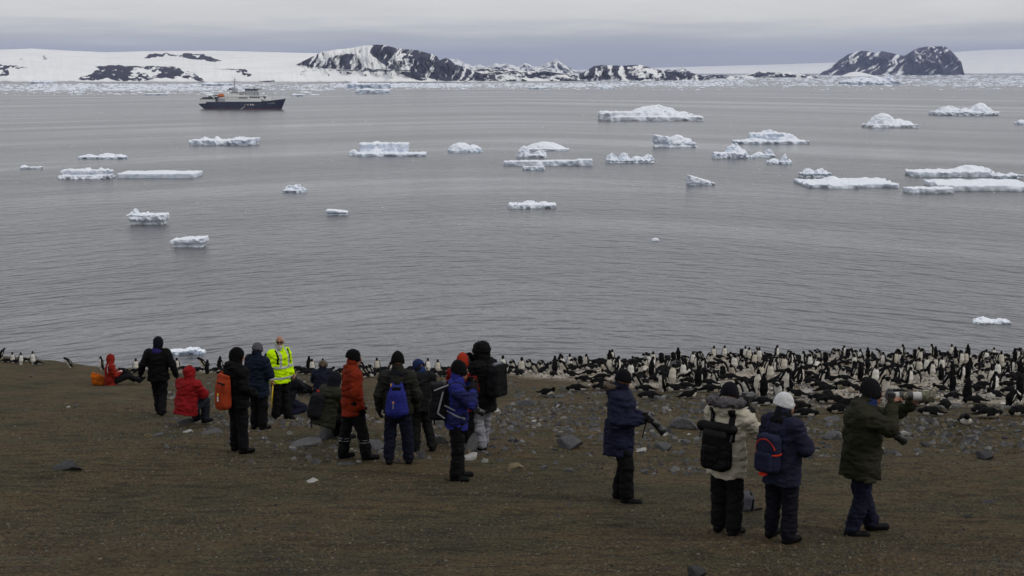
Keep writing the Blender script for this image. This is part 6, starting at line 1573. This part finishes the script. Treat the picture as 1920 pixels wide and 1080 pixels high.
while len(spots) < 300 and tries < 6000:
    tries += 1
    u = rp.uniform(1160, 1915); lo = np.interp(u, [1160, 1300, 1900], [684, 670, 666]); hi = np.interp(u, [1160, 1300, 1500, 1900], [700, 735, 745, 760])
    v = lo + (hi - lo) * rp.random() ** 1.7
    if not free(u, v): continue
    spots.append((u, v))
    pose, ang = rp.choice([P_, P_, P_, P_, N_, S_, L_, H_]), rp.choice((-90, -90, 90, 90, 0, 180, -60, 60, 150))
    place_penguin(u, v, pose, ang, 'penguin %s %s, %s%s' % (WHAT[pose], way(ang), row(u, v), zone(u, v)))
for lb, lst in by_label.items():
    if len(lst) > 1:
        for k, (_, o) in enumerate(sorted(lst, key=lambda t: t[0])): o['label'] = lb + ', ' + ORD[min(k, 19)] + ' from left'
# the remaining penguins of the packed back rows and those on the far berg, joined
Vs, Fs, Cs, b0 = [], [], [], 0
def lo_data(p):
    me = pen_lo[p]
    n = len(me.vertices); co = np.zeros(n * 3, np.float32); me.vertices.foreach_get('co', co)
    q = np.zeros(len(me.loops), np.int32); me.loops.foreach_get('vertex_index', q)
    c = np.zeros(n * 4, np.float32); me.attributes['Col'].data.foreach_get('color', c)
    return co.reshape(-1, 3), q.reshape(-1, 4), c.reshape(-1, 4)[:, :3]
lo_d = {p: lo_data(p) for p in pen_lo}
def put_lo(p, loc, ang, s):
    global b0
    co, q, c = lo_d[p]
    Vs.append((co * s) @ rotz(math.radians(ang)).T + A3(loc)); Fs.append(q + b0); Cs.append(c); b0 += len(co)
tries = 0; n_ex = 0
while n_ex < 330 and tries < 16000:
    tries += 1
    u = rp.uniform(935, 1930) if rp.random() < 0.9 else rp.uniform(560, 930)
    v = (np.interp(u, [560, 950, 1050, 1160, 1300, 1900], [697, 696, 687, 681, 671, 668]) + (11 if u < 1150 else 46) * rp.random() ** 1.9)
    if not all(abs(u - a) > 6.5 or abs(v - b_) > 3.0 for a, b_ in spots): continue
    spots.append((u, v)); n_ex += 1
    put_lo(rp.choice([P_, P_, N_, P_, H_, H_, S_] if u > 1000 else [P_, P_, N_, H_]), on_ground(u, v) - A3((0, 0, 0.01)), rp.choice((-90, 90, 0, 180, 60, -60, -30)), rp.uniform(0.72, 0.84))
me = mesh_np('penguin_crowd', np.concatenate(Vs), [np.concatenate(Fs)]); set_col(me, np.concatenate(Cs))
tag(obj('penguin_crowd', me, m_pen), 'packed mass of penguins filling the back rows along the crest', 'penguins', kind='stuff')
Vs, Fs, Cs, b0 = [], [], [], 0
bpy.context.view_layer.update()
Mi = big_berg.matrix_world.inverted()
for i in range(46):
    u = rp.choice((rp.uniform(1226, 1262), rp.uniform(1275, 1300), rp.uniform(1230, 1250)))
    x, y, z = ray(u, 0)[0], 1, 0
    Yb = big_berg.location[1] + rp.uniform(-9, 16)
    X0 = (u - 960) / F * Yb / 1.0
    ok, loc, nrm, idx = big_berg.ray_cast(Mi @ Vector((X0, Yb, 100)), Vector((0, 0, -1)))
    if ok and (big_berg.matrix_world @ loc)[2] > 3: put_lo(rp.choice(['stand', 'stand', 'side']), big_berg.matrix_world @ loc, rp.uniform(0, 360), 1.25)
if Vs:
    me = mesh_np('berg_penguins', np.concatenate(Vs), [np.concatenate(Fs)]); set_col(me, np.concatenate(Cs))
    tag(obj('berg_penguins', me, m_pen), 'scattered penguins as dark specks on the largest berg', 'penguins', kind='stuff')

# ------------------------------------------------------------------ the ship
m_hull, nt, b = mat('hull_paint_navy')
tcs = nt.nodes.new('ShaderNodeTexCoord'); sx_ = nt.nodes.new('ShaderNodeSeparateXYZ'); nt.links.new(tcs.outputs['Object'], sx_.inputs[0])
nh = noise(nt, 0.25, 5, 0.6, vec_scale=(1, 1, 0.3))
nvy = mixc(nt, ramp(nt, nh.outputs['Fac'], [(0.35, 0.0), (0.7, 1.0)]).outputs[0], (0.012, 0.014, 0.040), (0.022, 0.026, 0.062))
zr = nt.nodes.new('ShaderNodeMath'); zr.operation = 'LESS_THAN'; zr.inputs[1].default_value = 0.75; nt.links.new(sx_.outputs['Z'], zr.inputs[0])
nt.links.new(mixc(nt, zr.outputs[0], nvy, (0.11, 0.022, 0.016)), b.inputs['Base Color']); b.inputs['Roughness'].default_value = 0.45
m_wh = plain('ship_white', (0.80, 0.80, 0.78), 0.5); m_gy = plain('ship_grey', (0.42, 0.43, 0.45), 0.5); m_dk = plain('ship_dark', (0.03, 0.032, 0.036), 0.5); m_win = plain('ship_window', (0.012, 0.014, 0.018), 0.15, 0, 0.6)
m_lb = plain('lifeboat_orange', (0.55, 0.14, 0.025), 0.5); m_deck = plain('ship_deck', (0.06, 0.10, 0.08), 0.8)
sl_, sr_ = on_sea(383, 205), on_sea(535, 205)
Ysh = sea_y(204.6)
SS = (165 * Ysh / F) / 89.0
ship = empty('expedition_ship', ((461 - 960) / F * Ysh * 1.003, Ysh, 0), math.radians(-8), SS)
tag(ship, 'navy hulled expedition ship with white superstructure and orange lifeboat', 'ship')
# hull: sections from stern to bow; x from -44.5 to 44.5
def sheer(x): return np.interp(x, [-44.5, -37, -35.5, -16, 16, 30, 43, 44.5], [5.4, 5.6, 7.3, 7.4, 7.6, 8.6, 10.3, 10.6])
def beam(x, z):
    t = (x + 44.5) / 89
    full = np.interp(t, [0, 0.05, 0.2, 0.6, 0.8, 0.92, 0.98, 1.0], [5.2, 6.2, 7.2, 7.2, 6.2, 3.6, 1.3, 0.15])
    wl_ = np.interp(t, [0, 0.05, 0.2, 0.6, 0.8, 0.92, 0.965, 1.0], [3.0, 5.2, 6.9, 7.1, 5.2, 2.0, 0.15, 0.05])
    k = np.clip(z / 8, 0, 1)
    return wl_ + (full - wl_) * k
hv, hq = [], []
NX, NZ = 60, 9
for i in range(NX):
    xt = -44.5 + 89 * i / (NX - 1)
    zt = float(sheer(xt))
    ring = []
    for s in (-1, 1):
        col = []
        for k in range(NZ):
            z = -1.5 + (zt + 1.5) * k / (NZ - 1)
            xx = xt
            if xt < -36: xx = xt + (1 - np.clip((z) / 4.5, 0, 1)) * 5.0 * ((-36 - xt) / 8.5)
            if xt > 30: xx = xt - (1 - np.clip(z / zt, 0, 1)) * 4.4 * ((xt - 30) / 14.5)
            col.append((xx, s * float(beam(xt, z)), z))
        ring.append(col)
    hv += ring[0] + ring[1]
for i in range(NX - 1):
    a, c = i * 2 * NZ, (i + 1) * 2 * NZ
    for k in range(NZ - 1):
        hq.append((a + k, c + k, c + k + 1, a + k + 1)); hq.append((a + NZ + k, a + NZ + k + 1, c + NZ + k + 1, c + NZ + k))
    hq.append((a + NZ - 1, c + NZ - 1, c + 2 * NZ - 1, a + 2 * NZ - 1))
for k in range(NZ - 1): hq.append((k, k + 1, NZ + k + 1, NZ + k))
hull = obj('hull', mesh_np('hull', hv, [np.array(hq)], smooth=False), m_hull, ship)
def X(px): return (px - 155) / 1565 * 89 - 44.5
def Zp(py): return (700 - py) * 0.0569
def sbox(name, px0, px1, py0, py1, hw, m_, parent=ship, chop=0.0):
    mb = MB(); x0, x1, z0, z1 = X(px0), X(px1), Zp(py1), Zp(py0)
    mb.hexa([(x0, -hw, z0), (x1, -hw, z0), (x1, hw, z0), (x0, hw, z0), (x0, -hw, z1), (x1 - chop, -hw, z1), (x1 - chop, hw, z1), (x0, hw, z1)])
    return mb.build(name, m_, parent)
low = sbox('lower_superstructure', 652, 1310, 524, 567, 6.9, m_wh)
mid = sbox('middle_superstructure', 660, 1090, 456, 524, 6.6, m_wh)
fwd = sbox('forward_lounge', 1090, 1340, 470, 524, 6.2, m_wh, chop=1.6)
upp = sbox('upper_superstructure', 735, 1012, 408, 456, 5.6, m_wh)
brg = sbox('bridge', 1012, 1275, 352, 470, 5.8, m_gy, chop=1.2)
roof = sbox('bridge_roof', 995, 1260, 343, 352, 6.2, m_dk)
for hw_, par, xs_, y0_, y1_, w_ in ((6.6, mid, (690, 725, 765, 800, 850, 880), 487, 503, 12), (5.6, upp, (775, 806, 850, 882), 427, 443, 13)):
    for px in xs_: MB().box(X(px) - 0.35, X(px) + 0.35, -hw_ - 0.05, -hw_ + 0.05, Zp(y1_), Zp(y0_)).build('porthole', m_win, par)
for k in range(8): px = 910 + 20.5 * k; MB().box(X(px) - 0.42, X(px) + 0.42, -6.66, -6.55, Zp(512), Zp(485)).build('window', m_win, mid)
for k in range(4): px = 920 + 20 * k; MB().box(X(px) - 0.42, X(px) + 0.42, -5.67, -5.55, Zp(448), Zp(424)).build('window', m_win, upp)
for k in range(5): px = 1115 + 38 * k; MB().box(X(px) - 0.8, X(px) + 0.8, -6.27, -6.15, Zp(507), Zp(482)).build('window', m_win, fwd)
for k in range(8): px = 1035 + 26 * k; MB().box(X(px) - 0.6, X(px) + 0.6, -5.87, -5.75, Zp(374), Zp(356)).build('window', m_win, brg)
for px in (1020, 1190, 1250): MB().box(X(px) - 0.45, X(px) + 0.45, -5.88, -5.78, Zp(435), Zp(418)).build('porthole', m_win, brg)
sbox('deck_edge', 1085, 1345, 463, 470, 6.7, m_wh); sbox('deck_edge', 655, 1095, 520, 526, 7.0, m_gy); sbox('deck_edge', 730, 1020, 404, 410, 5.9, m_dk)
aft = sbox('aft_house', 195, 472, 522, 572, 6.4, m_wh); sbox('aft_deck_edge', 190, 510, 514, 523, 6.8, m_dk); sbox('stern_deck_edge', 185, 330, 566, 573, 6.6, m_gy); sbox('boat_deck_house', 520, 655, 512, 580, 6.5, m_gy); sbox('davit_canopy', 525, 650, 398, 410, 5.8, m_wh)
for px in (540, 640): MB().tube((X(px), -5.6, Zp(512)), (X(px), -6.4, Zp(402)), 0.28).build('davit', m_wh, ship)
f = Field((X(505), -9.5, Zp(500)), (X(660), -4.0, Zp(415)), 0.22); f.add(ell((X(582), -6.9, Zp(468)), (3.9, 1.5, 1.5)), pad=1); f.add(rbox((X(585), -6.9, Zp(450)), (2.7, 1.2, 1.0), 0.5), 0.4, pad=1); f.build('lifeboat', m_lb, ship)
for i, px in enumerate((250, 330, 400, 450)):
    f = Field((X(px) - 2.8, -5, Zp(522)), (X(px) + 2.8, 5, Zp(522) + 2.6), 0.25); f.add(rcone((X(px) - 1.9, -2.2 + i * 0.6, Zp(505)), (X(px) + 1.9, -2.2 + i * 0.6, Zp(500)), 0.7, 0.6), pad=1); f.add(rcone((X(px) - 1.9, -0.4 + i * 0.6, Zp(505)), (X(px) + 1.9, -0.4 + i * 0.6, Zp(500)), 0.7, 0.6), 0.3, pad=1); f.build('rubber_boat', m_dk, ship)
MB().tube((X(380), -3, Zp(460)), (X(445), -4, Zp(515)), 0.4, 0.4).build('crane_arm', m_wh, ship); MB().tube((X(320), -2, Zp(485)), (X(520), -3, Zp(455)), 0.45).build('crane_arm', m_dk, ship)
fun = sbox('funnel', 762, 832, 338, 408, 3.2, m_gy)
for k in range(4): MB().tube((X(690 + 22 * k), -1.5 + k, Zp(368 - 6 * k)), (X(714 + 20 * k), -1.5 + k, Zp(330 - 4 * k)), 0.45).build('exhaust_pipe', m_dk, ship)
MB().tube((X(655), 0, Zp(372)), (X(830), 0, Zp(342)), 0.5).build('exhaust_platform', m_dk, ship)
mast = MB().tube((X(792), 0, Zp(340)), (X(792), 0, Zp(215)), 0.75, 0.45).build('mast', m_gy, ship)
MB().tube((X(800), 0, Zp(215)), (X(804), 0, Zp(140)), 0.18).build('antenna', m_dk, mast); MB().tube((X(762), 0, Zp(215)), (X(762), 0, Zp(122)), 0.14).build('antenna', m_wh, mast); MB().box(X(755), X(822), -1.8, 1.8, Zp(212), Zp(204)).build('radar_platform', m_gy, mast); MB().box(X(780), X(830), -0.3, 0.3, Zp(188), Zp(181)).build('radar', m_dk, mast); MB().box(X(770), X(815), -1.2, 1.2, Zp(265), Zp(258)).build('platform', m_gy, mast)
for px, h0, h1 in ((1078, 343, 292), (1155, 343, 298), (1225, 343, 300), (1050, 343, 305)): MB().tube((X(px), -1, Zp(h0)), (X(px), -1, Zp(h1)), 0.35 if px in (1078, 1155) else 0.12).build('antenna', m_wh if px == 1078 else m_dk, roof)
fm = MB().tube((X(1482), 0, Zp(520)), (X(1466), 0, Zp(310)), 0.28, 0.15).build('foremast', m_gy, ship)
MB().tube((X(1300), -1, Zp(505)), (X(1378), -1, Zp(382)), 0.35, 0.2).build('cargo_crane', m_gy, ship); sbox('crane_base', 1295, 1350, 478, 512, 2.2, m_dk)
sbox('forecastle_house', 1318, 1430, 515, 548, 4.5, m_wh)
for px in range(1345, 1700, 45):
    z_ = float(sheer(X(px))); MB().tube((X(px), -float(beam(X(px), 8)) + 0.3, z_ - 0.1), (X(px), -float(beam(X(px), 8)) + 0.3, z_ + 1.0), 0.07).build('rail_post', m_wh, ship)
for px, w_ in ((600, 3.4), (860, 2.6)):
    f = Field((X(px) - w_ - 1.2, -10.2, -0.5), (X(px) + w_ + 1.2, -6.8, 1.5), 0.22); f.add(rcone((X(px) - w_, -8.4, 0.35), (X(px) + w_, -8.4, 0.5), 0.5, 0.5), pad=1); f.add(rcone((X(px) - w_, -7.6, 0.35), (X(px) + w_, -7.6, 0.5), 0.5, 0.5), 0.3, pad=1)
    o = f.build('rubber_boat', m_dk); o.location = ship.location; o.rotation_euler = ship.rotation_euler; o.scale = ship.scale
    tag(o, 'dark rubber boat moored at the ship side, ' + ('towards the stern' if px == 600 else 'below the boarding stairs'), 'rubber boat')
MB().tube((X(1015), -7.5, Zp(652)), (X(930), -8.2, Zp(708)), 0.4).build('boarding_stairs', m_gy, ship)
MB().box(X(1010), X(1100), -7.36, -7.26, Zp(645), Zp(600)).build('side_door', plain('door_dark', (0.02, 0.02, 0.024)), ship)
for px, w_ in ((1015, 8), (1060, 9), (1082, 7), (1120, 16), (1150, 14), (1176, 12)): MB().box(X(px - w_ / 2), X(px + w_ / 2), -7.42, -7.30, Zp(632), Zp(606)).build('side_marking', m_wh, ship)
fc = bpy.data.curves.new('ship_name', 'FONT'); fc.body = 'PLANCIUS'; fc.size = 1.9; fc.extrude = 0.03
to = bpy.data.objects.new('tmp', fc); COL.objects.link(to); bpy.context.view_layer.update()
tm = bpy.data.meshes.new_from_object(to.evaluated_get(bpy.context.evaluated_depsgraph_get())); bpy.data.objects.remove(to)
tm.materials.clear()
no = obj('ship_name', tm, m_wh, ship)
xa, xb = X(1420), X(1535); ya, yb = -float(beam(xa + 2.0, 6.5)) - 0.45, -float(beam(xb + 2.0, 6.5)) - 0.45
no.location = (xa, ya, Zp(598)); wtxt = max(v.co.x for v in tm.vertices); no.scale = (math.hypot(xb - xa, yb - ya) / wtxt, 1, 1); no.rotation_euler = (math.radians(90), 0, math.atan2(yb - ya, xb - xa))

# ------------------------------------------------------------------ haze: the air over the sound
m_hz = bpy.data.materials.new('haze_air'); m_hz.use_nodes = True
nt = m_hz.node_tree; nt.nodes.remove(nt.nodes['Principled BSDF'])
pv = nt.nodes.new('ShaderNodeVolumePrincipled'); pv.inputs['Color'].default_value = (0.57, 0.66, 1.0, 1); pv.inputs['Density'].default_value = HAZE
nt.links.new(pv.outputs[0], nt.nodes['Material Output'].inputs['Volume'])
hz = MB().box(-25000, 25000, -60, 26500, -4.2, 330).build('haze', m_hz)
tag(hz, 'thin bluish haze lying over the whole sound', 'haze', kind='stuff')
